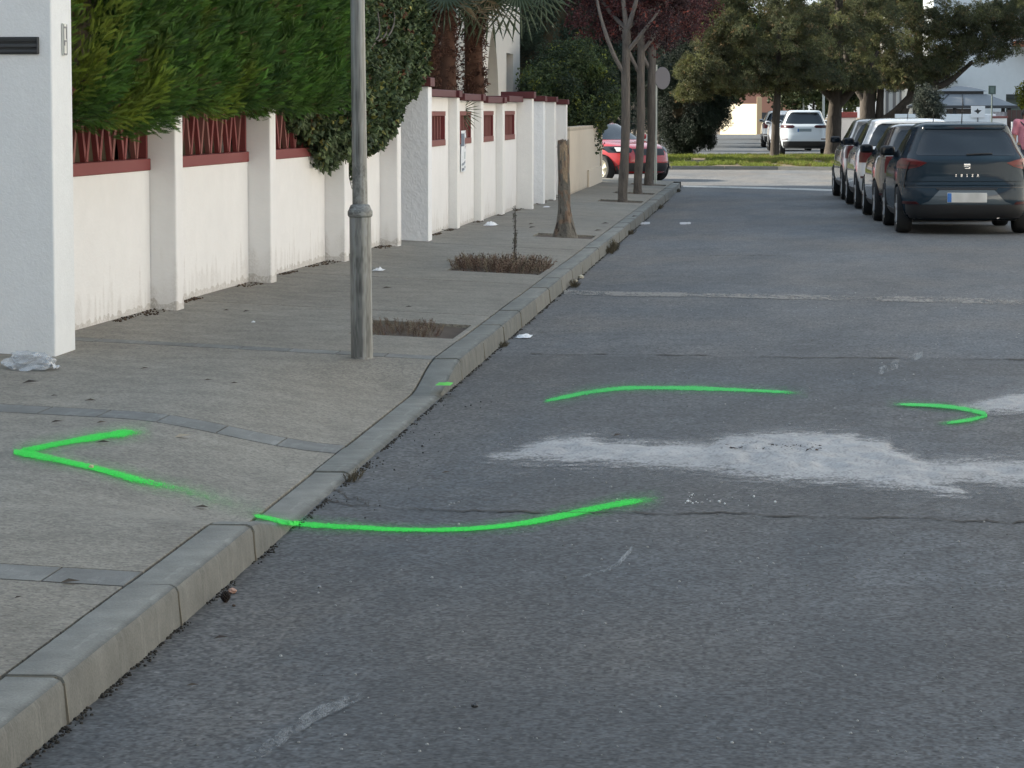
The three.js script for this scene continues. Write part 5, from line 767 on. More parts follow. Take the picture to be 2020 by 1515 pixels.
{ // houses that shade the street, out of the picture to the left
  const spec = [[26, 6.1, 7.6], [6, -13, 7.8], [-13.1, -30, 7.5], [-30.1, -52, 7.7]], names = ['white two-storey house on the left behind the viewer', 'white two-storey house beside the viewer on the left', 'white two-storey house behind the conifer hedge', 'white two-storey house behind the palms'];
  spec.forEach(([a, b, h], k) => {
    const t = thing('house', names[k], 'house', [-9.6, 0, (a + b) / 2], 0, 'houses along the left side'), d = (a - b) / 2;
    obj('wall', box(-9, 0, 0, h - 1.2, -d, d, 0.02), M.stucco, t); obj('roof', [box(-9.4, 0.4, h - 1.199, h - 0.9, -d - 0.4, d + 0.4, 0.02)], mat([0.26, 0.15, 0.10], 0.9), t); obj('parapet', box(-8.5, -0.3, h - 0.899, h, -d + 0.1, d - 0.1, 0.05), M.stucco, t);
    for (const q of [-0.5, 0.15, 0.6]) for (const y of [1, 4]) { const w = obj('window', box(0.002, 0.03, y, y + 1.3, q * d, q * d + 1.2, 0), glassM, t); obj('sill', box(0.002, 0.12, y - 0.08, y - 0.002, q * d - 0.05, q * d + 1.25, 0), M.stucco, w); }
  });
}
{ // sunlit houses across the street, out of the picture to the right
  [[30, 10.1, 7.4], [10, -9, 7.8], [-9.1, -30, 7.2], [-30.1, -48, 7.6], [-48.1, -61, 7.0]].forEach(([a, b, h], k) => {
    const t = thing('house', ['cream house across the street behind the viewer', 'cream house across the street beside the viewer', 'cream house across from the conifer hedge', 'cream house across from the white painted wall', 'cream corner house behind the person'][k], 'house', [10.2, 0, (a + b) / 2], 0, 'houses along the right side'), d = (a - b) / 2, hm = mat([1.0, 0.985, 0.95], 0.9, { map: stuccoMap });
    obj('wall', box(0, 9, 0, h - 0.8, -d, d, 0.02), hm, t); obj('roof', box(-0.35, 9.4, h - 0.799, h, -d - 0.02, d + 0.02, 0.05), mat([0.30, 0.11, 0.06], 0.9), t);
    for (const q of [-0.6, 0.0, 0.55]) for (const y of [1, 4]) { const w = obj('window', box(-0.03, -0.002, y, y + 1.3, q * d, q * d + 1.2, 0), glassM, t); obj('sill', box(-0.12, -0.002, y - 0.08, y - 0.002, q * d - 0.05, q * d + 1.25, 0), M.stucco, w); }
  });
}
{ // white house behind the gazebo
  const z = -117, t = thing('white_house', 'large white house with a dark green window behind the gazebo', 'house'), X = px => (px - 1520) / F * -z, Y = py => dp(1800, py, z).y;
  const hw = mat([0.86, 0.93, 0.98], 0.9, { map: stuccoMap }), L = X(1832), Rr = X(2260), wx0 = X(1974), wx1 = X(2012), wy0 = -0.2 + Y(245), wy1 = Y(186);
  obj('wall', [box(L, wx0, 0, 7, z - 0.3, z, 0), box(wx1, Rr, 0, 7, z - 0.3, z, 0), box(wx0, wx1, wy1, 7, z - 0.3, z, 0), box(wx0, wx1, 0, wy0, z - 0.3, z, 0)], hw, t);
  obj('wall', box(L, L + 0.3, 0, 7, z - 8, z - 0.301, 0), hw, t); obj('window', box(wx0, wx1, wy0, wy1, z - 0.28, z - 0.24, 0), mat([0.10, 0.13, 0.11], 0.3), t);
  obj('shutter_box', box(wx0, wx1, wy1 - 0.16, wy1, z - 0.239, z - 0.03, 0), mat([0.04, 0.05, 0.045], 0.6), t);
  obj('wing', box(X(1795), L - 0.001, 0, Y(158), z - 3, z + 0.6, 0.01), mat([0.80, 0.77, 0.72], 0.9, { map: stuccoMap }), t); obj('cornice', box(X(1793), L + 0.9, Y(158) + 0.001, Y(148), z - 3, z + 0.75, 0.02), hw, t);
  obj('eave', box(X(1985), Rr, Y(93), Y(82), z - 1, z + 0.9, 0.02), mat([0.30, 0.12, 0.07], 0.9), t);
  obj('side_wing', box(X(1737), X(1794), 0, 5.2, z - 4, z + 0.2, 0.01), mat([0.78, 0.78, 0.76], 0.9, { map: stuccoMap }), t);
  for (const [a, b] of [[1741, 1747], [1755, 1761], [1768, 1772]]) obj('shutter', box(X(a), X(b), Y(250), Y(150), z + 0.201, z + 0.24, 0), mat([0.16, 0.16, 0.16], 0.7), t);
}
{ // gazebo with a two-tier hipped roof
  const z = -97, X = px => (px - 1520) / F * -z, Y = py => dp(1880, py, z).y, t = thing('gazebo', 'grey hard-top garden gazebo with a small raised upper roof', 'gazebo', [X(1888), 0, z]);
  const tier = (w, d, y0, y1, k) => { const P = [], I = [], hw = w / 2, hd = d / 2, q = [[-hw, y0, hd], [hw, y0, hd], [hw, y0, -hd], [-hw, y0, -hd], [-hw * k, y1, hd * k], [hw * k, y1, hd * k], [hw * k, y1, -hd * k], [-hw * k, y1, -hd * k]]; q.forEach(v => P.push(...v)); for (const [a, b, c, e] of [[0, 1, 5, 4], [1, 2, 6, 5], [2, 3, 7, 6], [3, 0, 4, 7], [4, 5, 6, 7], [3, 2, 1, 0]]) I.push(a, b, c, a, c, e); const g = new THREE.BufferGeometry(); g.setAttribute('position', new THREE.Float32BufferAttribute(P, 3)); g.setIndex(I); return toCreasedNormals(uvBox(g), 0.2); };
  const rm = mat([0.17, 0.185, 0.20], 0.5), w = X(1988) - X(1787), y0 = Y(208), y1 = Y(186), yu = Y(180), yt = Y(170);
  obj('roof', tier(w, w * 0.9, y0, y1, 0.46), rm, t); obj('upper_roof', tier(w * 0.47, w * 0.42, yu, yt, 0.25), rm, t); obj('vent_band', box(-w * 0.2, w * 0.2, y1, yu, -w * 0.18, w * 0.18, 0), M.dark, t); obj('gutter', box(-w / 2 - 0.02, w / 2 + 0.02, y0 - 0.09, y0 - 0.001, -w * 0.45 - 0.02, w * 0.45 + 0.02, 0.01), M.charcoal, t);
  for (const [a, b] of [[-1, 1], [1, 1], [1, -1], [-1, -1], [-0.2, 1]]) obj('post', box(a * w * 0.43 - 0.06, a * w * 0.43 + 0.06, 0, y0 - 0.091, b * w * 0.38 - 0.06, b * w * 0.38 + 0.06, 0.01), M.dark, t);
  obj('curtain', grid(12, 4, (u, v) => V3(w * (0.28 + 0.16 * u), 0.3 + v * (y0 - 0.5), w * 0.36 + 0.03 * Math.sin(u * 22))), mat([0.68, 0.66, 0.70], 0.9, { side: THREE.DoubleSide }), t);
  obj('rib', [bar(V3(-0.02, y0 + 0.005, w * 0.45), V3(-0.02, y1 + 0.01, w * 0.45 * 0.46), 0.03, 0.03), bar(V3(-w * 0.25, y0 + 0.005, w * 0.45), V3(-w * 0.13, y1 + 0.01, w * 0.45 * 0.46), 0.03, 0.03)], M.charcoal, t);
  obj('back_panel', box(-w * 0.12, w * 0.18, 0.4, y0 - 0.1, -w * 0.3, -w * 0.28, 0), mat([0.36, 0.33, 0.33], 0.8), t);
}
{ // boundary in front of the gazebo: white boards, pillar, brown gate
  const z = -91, X = px => (px - 1520) / F * -z, Y = py => dp(1880, py, z).y, t = thing('boundary_wall', 'low white boundary wall in front of the gazebo', 'wall');
  obj('panel', box(X(1760), X(1955), 0, Y(225), z - 0.1, z, 0.01), mat([0.80, 0.86, 0.90], 0.7), t); obj('pillar', box(X(1948), X(1976), 0, Y(233), z - 0.3, z + 0.1, 0.01), M.stucco, t); obj('pillar_cap', box(X(1946), X(1978), Y(233) + 0.001, Y(229), z - 0.32, z + 0.12, 0.01), M.redWorn, t); obj('pillar', box(X(1984), X(2030), 0, Y(240), z - 0.1, z + 0.4, 0.01), M.stucco, t);
  const g = thing('garden_gate', 'brown slatted garden gate beside the white pillar', 'gate'); for (let k = 0; k < 5; k++) obj('slat', box(X(1977) + k * 0.14, X(1977) + k * 0.14 + 0.125, 0.1, Y(217), z - 0.12, z - 0.06, 0.004), mat([0.075, 0.045, 0.038], 0.8), g); obj('rail', box(X(1977), X(1977) + 0.7, 1.2, 1.28, z - 0.17, z - 0.122, 0), mat([0.075, 0.045, 0.038], 0.8), g);
  const s = thing('wall_sign', 'white sign with a black bird-like mark above the boundary wall', 'sign', [X(1920), 0, z + 0.03]);
  obj('board', box(-0.20, 0.21, Y(232), Y(209), 0, 0.02, 0.004), mat([0.75, 0.78, 0.80], 0.5), s); const b = new THREE.Shape(); b.moveTo(-0.12, 0.03); b.lineTo(-0.04, 0.06); b.lineTo(-0.01, 0.11); b.lineTo(0.02, 0.06); b.lineTo(0.11, 0.05); b.lineTo(0.05, 0.0); b.lineTo(0.0, -0.06); b.lineTo(-0.04, -0.01); b.closePath(); obj('mark', new THREE.ExtrudeGeometry(b, { depth: 0.003, bevelEnabled: false }).translate(0, Y(221), 0.0205), M.dark, s); obj('sign_post', box(-0.02, 0.02, 0, Y(232), -0.02, 0.0, 0), M.grey, s);
  const p = thing('traffic_sign', 'dark green square sign on a thin post in front of the gazebo', 'sign', [(1947 - 1520) / F * 84, 0, -84]), Yp = py => dp(1947, py, -84).y; obj('plate', box(-0.10, 0.10, Yp(186), Yp(169), 0, 0.012, 0.004), mat([0.05, 0.085, 0.075], 0.5), p); obj('panel', box(-0.05, 0.05, Yp(183), Yp(172), 0.0125, 0.014, 0), mat([0.10, 0.15, 0.14], 0.5), p); obj('post', new THREE.CylinderGeometry(0.022, 0.022, Yp(186), 10).translate(0, Yp(186) / 2, 0), mat([0.12, 0.15, 0.14], 0.5), p);
  shrub('shrub', 'small grey-green olive shrub in front of the gazebo', 'shrub', V3((1826 - 1520) / F * 86, 1.72, -86), V3(0.36, 0.55, 0.36), { seed: 411, clumps: 60, per: 40, cr: 0.14, size: 0.09, leaf: 'tuft', cols: [[0.03, 0.042, 0.032], [0.075, 0.09, 0.065]], shell: 0.2 });
  shrub('shrub', 'yellow-green shrub at the right edge beside the white house', 'shrub', V3((2028 - 1520) / F * 108, 2.0, -108), V3(0.55, 0.7, 0.5), { seed: 412, clumps: 50, per: 50, cr: 0.2, size: 0.11, cols: [[0.12, 0.14, 0.015], [0.26, 0.26, 0.02]], shell: 0.3 });
  const rp = thing('boundary_wall', 'white pier with a dark red coping beside the broad cypress trunk', 'wall'), z2 = -125, X2 = px => (px - 1520) / F * -z2, Y2 = py => dp(1670, py, z2).y; obj('pier', box(X2(1653), X2(1685), 0, Y2(232), z2 - 0.3, z2, 0.01), mat([0.85, 0.78, 0.76], 0.9, { map: stuccoMap }), rp); obj('coping', box(X2(1652), X2(1687), Y2(232) + 0.001, Y2(221), z2 - 0.35, z2 + 0.05, 0.01), mat([0.22, 0.05, 0.045], 0.8), rp);
}
{ // far end of the street
  const z = -205, X = px => (px - 1520) / F * -z, Y = py => dp(1480, py, z).y, t = thing('garage_wall', 'sunlit cream wall at the far end of the street', 'wall');
  { const w = obj('wall', box(-3.4, 0, -0.1, Y(205), -0.4, 0, 0.02), mat([0.80, 0.74, 0.58], 0.9, { map: stuccoMap }), t); w.position.set(X(1491), 0, z); w.rotation.y = -0.75; } obj('pier', box(X(1491) + 0.001, X(1501), -0.1, Y(191), z - 0.4, z + 0.1, 0.02), mat([0.55, 0.40, 0.24], 0.9), t); obj('step', box(X(1395), X(1416) - 0.001, -0.1, Y(245), z - 0.5, z, 0.02), mat([0.78, 0.66, 0.52], 0.9), t);
  const b = thing('brick_house', 'red brick house far down the street behind the slim cypress', 'house'), zb = -212, XB = px => (px - 1520) / F * -zb, YB = py => dp(1520, py, zb).y, br = mat([0.36, 0.10, 0.06], 0.9);
  obj('wall', box(XB(1440), XB(1575), -0.1, YB(150), zb - 6, zb, 0.02), mat([0.42, 0.22, 0.16], 0.9), b); obj('roof', box(XB(1430), XB(1580), YB(150) + 0.01, YB(142), zb - 6.3, zb + 0.4, 0.02), br, b); obj('door', box(XB(1500), XB(1522), 0, YB(222), zb + 0.001, zb + 0.05, 0), M.charcoal, b); obj('window', box(XB(1545), XB(1560), YB(205), YB(180), zb + 0.001, zb + 0.04, 0), glassM, b);
  const far = thing('far_building', 'pale pinkish far building seen through the cypress branches', 'building'); obj('wall', box(-26, -4, -0.1, 7.5, -262, -250, 0), mat([0.72, 0.52, 0.40], 0.9), far); obj('roof', box(-26.5, -3.5, 7.501, 8.2, -262.5, -249.5, 0), br, far); obj('window', box(-9, -7.5, 2, 3.4, -249.99, -249.9, 0), glassM, far);
  for (const [px, zz, lab] of [[1621, -150, 'thin pale lamp post left of the broad cypress trunk'], [1583, -170, 'thin far post above the white SUV roof']]) { const q = thing('lamp_post', lab, 'lamp post', [(px - 1520) / F * -zz, 0, zz]); obj('pole', new THREE.CylinderGeometry(0.05, 0.07, 4.2, 8).translate(0, 2.1, 0), mat([0.55, 0.56, 0.50], 0.6), q); obj('lantern', new THREE.ConeGeometry(0.2, 0.35, 8).translate(0, 4.35, 0), M.grey, q); }
}
{ // round traffic sign seen from behind
  const b = pp(1293, 361), z = b.z, t = thing('traffic_sign', 'back of a round grey traffic sign on a steel post at the corner', 'sign', [b.x, b.y - 0.02, z]), H = py => dp(1300, py, z).y - b.y;
  obj('post', new THREE.CylinderGeometry(0.03, 0.03, H(126), 14).translate(0, H(126) / 2, 0), mat([0.42, 0.45, 0.42], 0.5, { metalness: 0.3 }), t);
  const r = (H(130) - H(174)) / 2, d = obj('disc', new THREE.CylinderGeometry(r, r, 0.012, 40).rotateX(Math.PI / 2), mat([0.19, 0.18, 0.19], 0.7), t); d.position.set(0.13, H(152), -0.10); d.rotation.y = 0.85;
  obj('bracket', box(-0.04, 0.06, H(152) - 0.02, H(152) + 0.02, -0.06, -0.03, 0.004), M.grey, t); obj('bracket', box(-0.04, 0.06, H(142) - 0.02, H(142) + 0.02, -0.06, -0.03, 0.004), M.grey, t);
}
console.log('buildings ready');
// ---------------------------------------------------------------- person on the opposite pavement
{
  const J = { pel: [0, 0.93, 0], belly: [0, 1.08, 0.01], chest: [0, 1.30, 0.0], neck: [0, 1.46, 0.0], head: [0, 1.585, 0.02], sl: [-0.19, 1.40, 0], sr: [0.19, 1.40, 0], el: [-0.25, 1.13, -0.03], er: [0.24, 1.12, 0.02], wl: [-0.24, 0.89, 0.08], wr: [0.25, 0.88, 0.12], hl: [-0.095, 0.92, 0], hr: [0.095, 0.92, 0], kl: [-0.10, 0.50, 0.10], kr: [0.10, 0.50, -0.02], al: [-0.10, 0.09, 0.06], ar: [0.10, 0.10, -0.20], tl: [-0.11, 0.04, 0.20], tr: [0.11, 0.03, -0.07] };
  const B = [['pel', 'belly', .15, .14], ['belly', 'chest', .14, .155], ['chest', 'neck', .12, .055], ['chest', 'sl', .11, .062], ['chest', 'sr', .11, .062], ['neck', 'head', .055, .06], ['sl', 'el', .055, .042], ['sr', 'er', .055, .042], ['el', 'wl', .042, .028], ['er', 'wr', .042, .028], ['hl', 'kl', .088, .058], ['hr', 'kr', .088, .058], ['kl', 'al', .058, .038], ['kr', 'ar', .058, .038], ['al', 'tl', .042, .034], ['ar', 'tr', .042, .034], ['hl', 'hr', .10, .10]];
  const P = Object.fromEntries(Object.entries(J).map(([k, v]) => [k, V3(...v)]));
  const cap = (p, a, b, r0, r1) => { const ab = b.clone().sub(a), t = Math.max(0, Math.min(1, p.clone().sub(a).dot(ab) / ab.lengthSq())); return p.distanceTo(a.clone().addScaledVector(ab, t)) - (r0 + (r1 - r0) * t); };
  const smin = (a, b, k) => { const h = Math.max(0, Math.min(1, 0.5 + 0.5 * (b - a) / k)); return b + (a - b) * h - k * h * (1 - h); };
  function mesh(f, c, half, res) { const mc = new MarchingCubes(res, new THREE.MeshBasicMaterial(), false, false, 200000); mc.isolation = 0; for (let k = 0; k < res; k++) for (let j = 0; j < res; j++) for (let i = 0; i < res; i++) { const q = n => (n / res * 2 - 1) * half; mc.field[i + j * res + k * res * res] = -f(V3(q(i) + c.x, q(j) + c.y, q(k) + c.z)); } mc.update(); const n = mc.count, g = new THREE.BufferGeometry(); const pa = mc.positionArray.slice(0, n * 3); for (let i = 0; i < n; i++) { pa[i * 3] = pa[i * 3] * half + c.x; pa[i * 3 + 1] = pa[i * 3 + 1] * half + c.y; pa[i * 3 + 2] = pa[i * 3 + 2] * half + c.z; } g.setAttribute('position', new THREE.BufferAttribute(pa, 3)); g.setAttribute('normal', new THREE.BufferAttribute(mc.normalArray.slice(0, n * 3), 3)); g.setAttribute('uv', new THREE.BufferAttribute(new Float32Array(n * 2), 2)); return g; }
  const hd = p => { const q = p.clone().sub(P.head), k = Math.hypot(q.x / 0.078, (q.y - 0.005) / 0.112, q.z / 0.098); let d = (k - 1) * 0.085; d = smin(d, cap(p, V3(0, 1.53, 0.06), V3(0, 1.50, 0.085), .035, .03), 0.03); d = smin(d, cap(p, V3(0, 1.605, 0.105), V3(0, 1.565, 0.125), .010, .014), 0.012); for (const s of [-1, 1]) { d = smin(d, cap(p, V3(s * 0.082, 1.60, 0.01), V3(s * 0.082, 1.565, 0.015), .012, .010), 0.012); d = Math.max(d, -(p.distanceTo(V3(s * 0.033, 1.595, 0.118)) - 0.016)); } d = Math.max(d, -cap(p, V3(-0.02, 1.528, 0.120), V3(0.02, 1.528, 0.120), .004, .004)); return d; };
  const hands = []; for (const [w, s] of [['wl', -1], ['wr', 1]]) { const o = P[w].clone(), dn = V3(0.02 * s, -1, 0.16).normalize(); hands.push([o, o.clone().addScaledVector(dn, 0.09), .028, .032]); for (let k = 0; k < 4; k++) { const b = o.clone().addScaledVector(dn, 0.09).add(V3(0, 0, (k - 1.5) * 0.019)), m = b.clone().addScaledVector(dn, 0.04), e = m.clone().add(V3(-0.012 * s, -0.035 + 0.004 * Math.abs(k - 1.5), 0.004)); hands.push([b, m, .0095, .009], [m, e, .009, .008]); } const tb = o.clone().addScaledVector(dn, 0.03).add(V3(0, 0, 0.025)), tm = tb.clone().add(V3(-0.01 * s, -0.03, 0.022)); hands.push([tb, tm, .012, .010], [tm, tm.clone().add(V3(-0.006 * s, -0.035, 0.004)), .010, .008]); }
  const body = p => { let d = 1; for (const [a, b, r0, r1] of B) d = smin(d, cap(p, P[a], P[b], r0, r1), 0.045); return d; };
  const t = thing('person', 'person in a pink shirt walking behind the nearest parked car', 'person', [4.735, 0.14, -57.5], 0.15); t.scale.setScalar(0.905);
  const g = mergeGeometries([mesh(body, V3(0, 0.86, 0), 0.95, 110), mesh(hd, V3(0, 1.57, 0.03), 0.19, 64), mesh(p => { let d = 1; for (const h of hands.slice(0, 11)) d = smin(d, cap(p, ...h), 0.006); return d; }, P.wl.clone().add(V3(0, -0.08, 0.02)), 0.16, 60), mesh(p => { let d = 1; for (const h of hands.slice(11)) d = smin(d, cap(p, ...h), 0.006); return d; }, P.wr.clone().add(V3(0, -0.08, 0.02)), 0.16, 60)]);
  const K = []; { const p = g.attributes.position; for (let i = 0; i < p.count; i++) { const x = p.getX(i), y = p.getY(i), z = p.getZ(i); K.push(...(y < 0.075 ? [0.03, 0.03, 0.03] : y < 0.93 && Math.abs(x) < 0.20 ? [0.03, 0.035, 0.06] : [0.30, 0.16, 0.10])); } } g.setAttribute('color', new THREE.Float32BufferAttribute(K, 3));
  obj('body', g, mat([1, 1, 1], 0.7, { vertexColors: true }), t);
  obj('shirt', mesh(p => { let d = 1; for (const [a, b, r0, r1] of B.slice(0, 5)) d = smin(d, cap(p, P[a], P[b], r0 + .018, Math.min(r1 + .018, b === 'neck' ? .05 : 1)), 0.05); for (const [a, b, r0] of [['sl', 'el', .070], ['sr', 'er', .070]]) d = smin(d, cap(p, P[a], P[a].clone().lerp(P[b], 0.75), r0, r0), 0.04); return Math.max(d, 0.84 - p.y, p.y - 1.475); }, V3(0, 1.15, 0), 0.45, 70), mat([0.52, 0.20, 0.25], 0.9), t);
  obj('hair', mesh(p => Math.max(hd(p.clone().sub(V3(0, 0.0, -0.006))) - 0.016, (p.z - 0.075) - (p.y > 1.655 ? 0.1 : 0), 1.55 - p.y - (p.z < 0 ? 0.06 : 0)), V3(0, 1.57, 0.03), 0.20, 56), mat([0.012, 0.010, 0.010], 0.6), t);
  obj('bag_strap', tube([V3(-0.17, 1.45, 0.04), V3(-0.02, 1.27, 0.185), V3(0.16, 1.02, 0.16)], [0.016, 0.016], 6), M.dark, t);
}
// ---------------------------------------------------------------- weeds, litter and other small things
{
  const R = rng(501);
  const weeds = (name, label, q, n, s, dens) => { const t = thing(name, label, 'weeds', [(q.x0 + q.x1) / 2, 0, (q.z0 + q.z1) / 2]), L = []; for (let i = 0; i < n; i++) { const x = q.x0 + 0.03 + R() * (q.x1 - q.x0 - 0.06), z = q.z1 + 0.05 + R() * (q.z0 - q.z1 - 0.1); const ex = 2 * (x - (q.x0 + q.x1) / 2) / (q.x1 - q.x0), ez = 2 * (z - (q.z0 + q.z1) / 2) / (q.z0 - q.z1); if (n3(x * 3, z * 2, 5) < dens || ex * ex + ez * ez > 0.75 + 0.5 * R()) continue; const dx = (x - (q.x0 + q.x1) / 2) / (q.x1 - q.x0), c = mixc([0.14, 0.088, 0.065], [0.25, 0.23, 0.16], R() * R()); L.push({ p: V3(x - t.position.x, ph(x, z) - 0.02, z - t.position.z), d: V3(0.9 * (R() - 0.5) + 0.9 * dx, 0.9, 0.9 * (R() - 0.5)).normalize(), s: s * (0.45 + 0.8 * R()), c: jit(c, 0.6 + 0.8 * R()) }); } foliage('stalks', t, LEAF.weed, L, 503, LMsoft); return t; };
  weeds('weed_patch', 'low dry reddish weeds in the tree pit behind the lamp post', pits[0], 420, 0.07, -0.1);
  const w = weeds('weed_patch', 'bushy dry reddish weeds filling the tree pit in front of the stump', { x0: -3.02, x1: -2.10, z0: -27.95, z1: -29.85 }, 560, 0.135, -0.5);
  { const b = pp(1014, 520), t = thing('sapling', 'thin dry upright stem growing out of the weed patch', 'sapling', [b.x, b.y, b.z]), h = dp(1016, 405, b.z).y - b.y; obj('stem', tube([V3(0, 0, 0), V3(0.012, h * 0.5, 0), V3(0.01, h, 0)], [0.010, 0.008, 0.004], 6, 0.2, 3), M.bark, t); const L = []; for (let i = 0; i < 70; i++) { const y = h * (0.02 + 0.95 * Math.pow(R(), 1.5)), a = R() * 6.3; L.push({ p: V3(0.008 + Math.cos(a) * 0.012, y, Math.sin(a) * 0.012), d: V3(Math.cos(a), 0.5, Math.sin(a)).normalize(), s: 0.013 + 0.014 * R(), c: jit([0.06, 0.062, 0.045], 0.6 + 0.8 * R()) }); } foliage('leaves', t, LEAF.leaves, L, 505, LMsoft); }
  // tufts growing in the gutter
  [[1208, 494, 0.16, 'brown weed tuft at the kerb foot level with the stump'], [1196, 500, 0.12, 'small brown weed tuft at the kerb foot before the stump'], [1132, 566, 0.09, 'weed tuft at the kerb foot where the worn line starts'], [1240, 462, 0.09, 'weed tuft at the kerb foot beyond the stump'], [1290, 412, 0.10, 'weed tuft at the kerb foot by the first plum tree'], [1327, 379, 0.10, 'weed tuft at the far end of the kerb'], [988, 684, 0.05, 'tiny weed tuft at the kerb foot by the white paper'], [690, 946, 0.06, 'tiny dark weed tuft at the dropped kerb edge']].forEach(([px, py, s, lab]) => { const b = gp(px, py, 0), t = thing('weed_tuft', lab, 'weeds', [Math.max(b.x, -1.855), 0, b.z], 0, 'weed tufts along the kerb'), L = []; for (let i = 0; i < 40; i++) L.push({ p: V3((R() - 0.4) * s * 0.7, 0, (R() - 0.5) * s * 4), d: V3(R() - 0.4, 0.6, R() - 0.5).normalize(), s: s * (0.5 + 0.5 * R()), c: jit([0.075, 0.062, 0.035], 0.5 + 0.9 * R()) }); foliage('leaves', t, LEAF.weed, L, 507, LMsoft); });
  // dark grit along the foot of the kerb and of the walls
  const grit = (name, label, n, fn, seed, s0, c0, flake) => { const g = flake ? leafGeo([[V3(0, 0, -1), V3(0.2, 0.25, 1), 0.6, V3(1, 0, 0)]]) : new THREE.IcosahedronGeometry(1, 0), r = rng(seed), L = []; for (let i = 0; i < n; i++) { const p = fn(r); if (p) L.push({ p, d: V3(r() - 0.5, 1, r() - 0.5).normalize(), s: s0 * (0.35 + r() * r()), c: jit(c0, 0.4 + 1.0 * r()) }); } const o = foliage(name, scene, g, L, seed, mat([1, 1, 1], 0.95, { side: THREE.DoubleSide })); tag(o, label, 'grit', null, 'stuff'); return o; };
  grit('gutter_grit', 'dark grit and soil caught along the foot of the kerb', 3800, r => { const z = -6 - 50 * Math.pow(r(), 1.6), k = n3(z * 2.2, 1, 1) + 0.5 * n3(z * 7, 2, 2); if (k < -0.12) return null; return V3(-1.874 + 0.030 * r() * r() * (1 + k), 0.001, z); }, 511, 0.0065, [0.030, 0.027, 0.022]);
  grit('asphalt_chips', 'loose dark broken asphalt beside the dropped kerb', 160, r => { const z = -12.1 - 5 * r(), x = -1.86 + 0.30 * Math.pow(r(), 2.2); return n3(x * 5, z * 1.2, 3) > 0 ? V3(x, 0.002, z) : null; }, 513, 0.006, [0.05, 0.05, 0.05]);
  grit('white_chips', 'scatter of small white chips on the asphalt in front of the spill', 30, r => { const p = gp(1345 + 190 * r() * r() + 15 * r(), 972 + 28 * r(), 0); return V3(p.x, 0.004, p.z); }, 515, 0.006, [0.62, 0.66, 0.68]);
  grit('dark_crumbs', 'dark leaf crumbs scattered on the pale powder', 150, r => { const a = r() < 0.35, p = a ? gp(1415 + 60 * (r() + r()) / 2, 885 + 9 * r(), 0) : gp(1470 + 150 * r(), 882 + 18 * r() * r() + 6 * r(), 0); return V3(p.x, 0.022, p.z); }, 517, 0.013, [0.045, 0.030, 0.026], true);
  grit('wall_foot_debris', 'brown dead leaves and soil along the foot of the garden walls', 2600, r => { const z = -19 - 33 * r(), pocket = [-21.25, -24.75, -28.35, -31.8].some(q => z > q - 0.12 && z < q + 0.6); const k = n3(z * 1.5, 5, 5); if (!pocket && k < 0.02) return null; const x = (z > -33 ? -4.45 + 0.027 * (-19 - z) : -3.93 + 0.0235 * (-34 - z)) + 0.02 + (pocket ? 0.14 : 0.07) * r(); return V3(x, ph(x, z) + 0.003, z); }, 519, 0.011, [0.075, 0.05, 0.032]);
  grit('road_stones', 'light stone grains in the asphalt surface', 2600, r => { const z = -6.5 - 22 * Math.pow(r(), 1.5), x = -1.7 + 4.2 * r(); return V3(x, 0.0, z); }, 521, 0.0055, [0.26, 0.27, 0.265]);
}
function scrap(name, label, px, py, w, d, h, m, seed, surf, category, group) {   // crumpled sheet
  const b = surf(px, py), t = thing(name, label, category, [b.x, b.y, b.z], 0, group), g = grid(14, 14, (u, v) => { const a = u - 0.5, c = v - 0.5, e = Math.hypot(a, c) * 2, k = 1 - 0.25 * Math.max(0, n3(a * 4, c * 4, seed)); return V3(a * w * k, 0.005 + h * Math.max(0, 1 - e * e) * (0.6 + 0.8 * n3(u * 4, v * 4, seed)) + h * 0.35 * Math.abs(n3(u * 9, v * 9, seed + 3)), c * d * k); });
  obj('sheet', toCreasedNormals(g.toNonIndexed(), 0.5), m, t); return t;
}
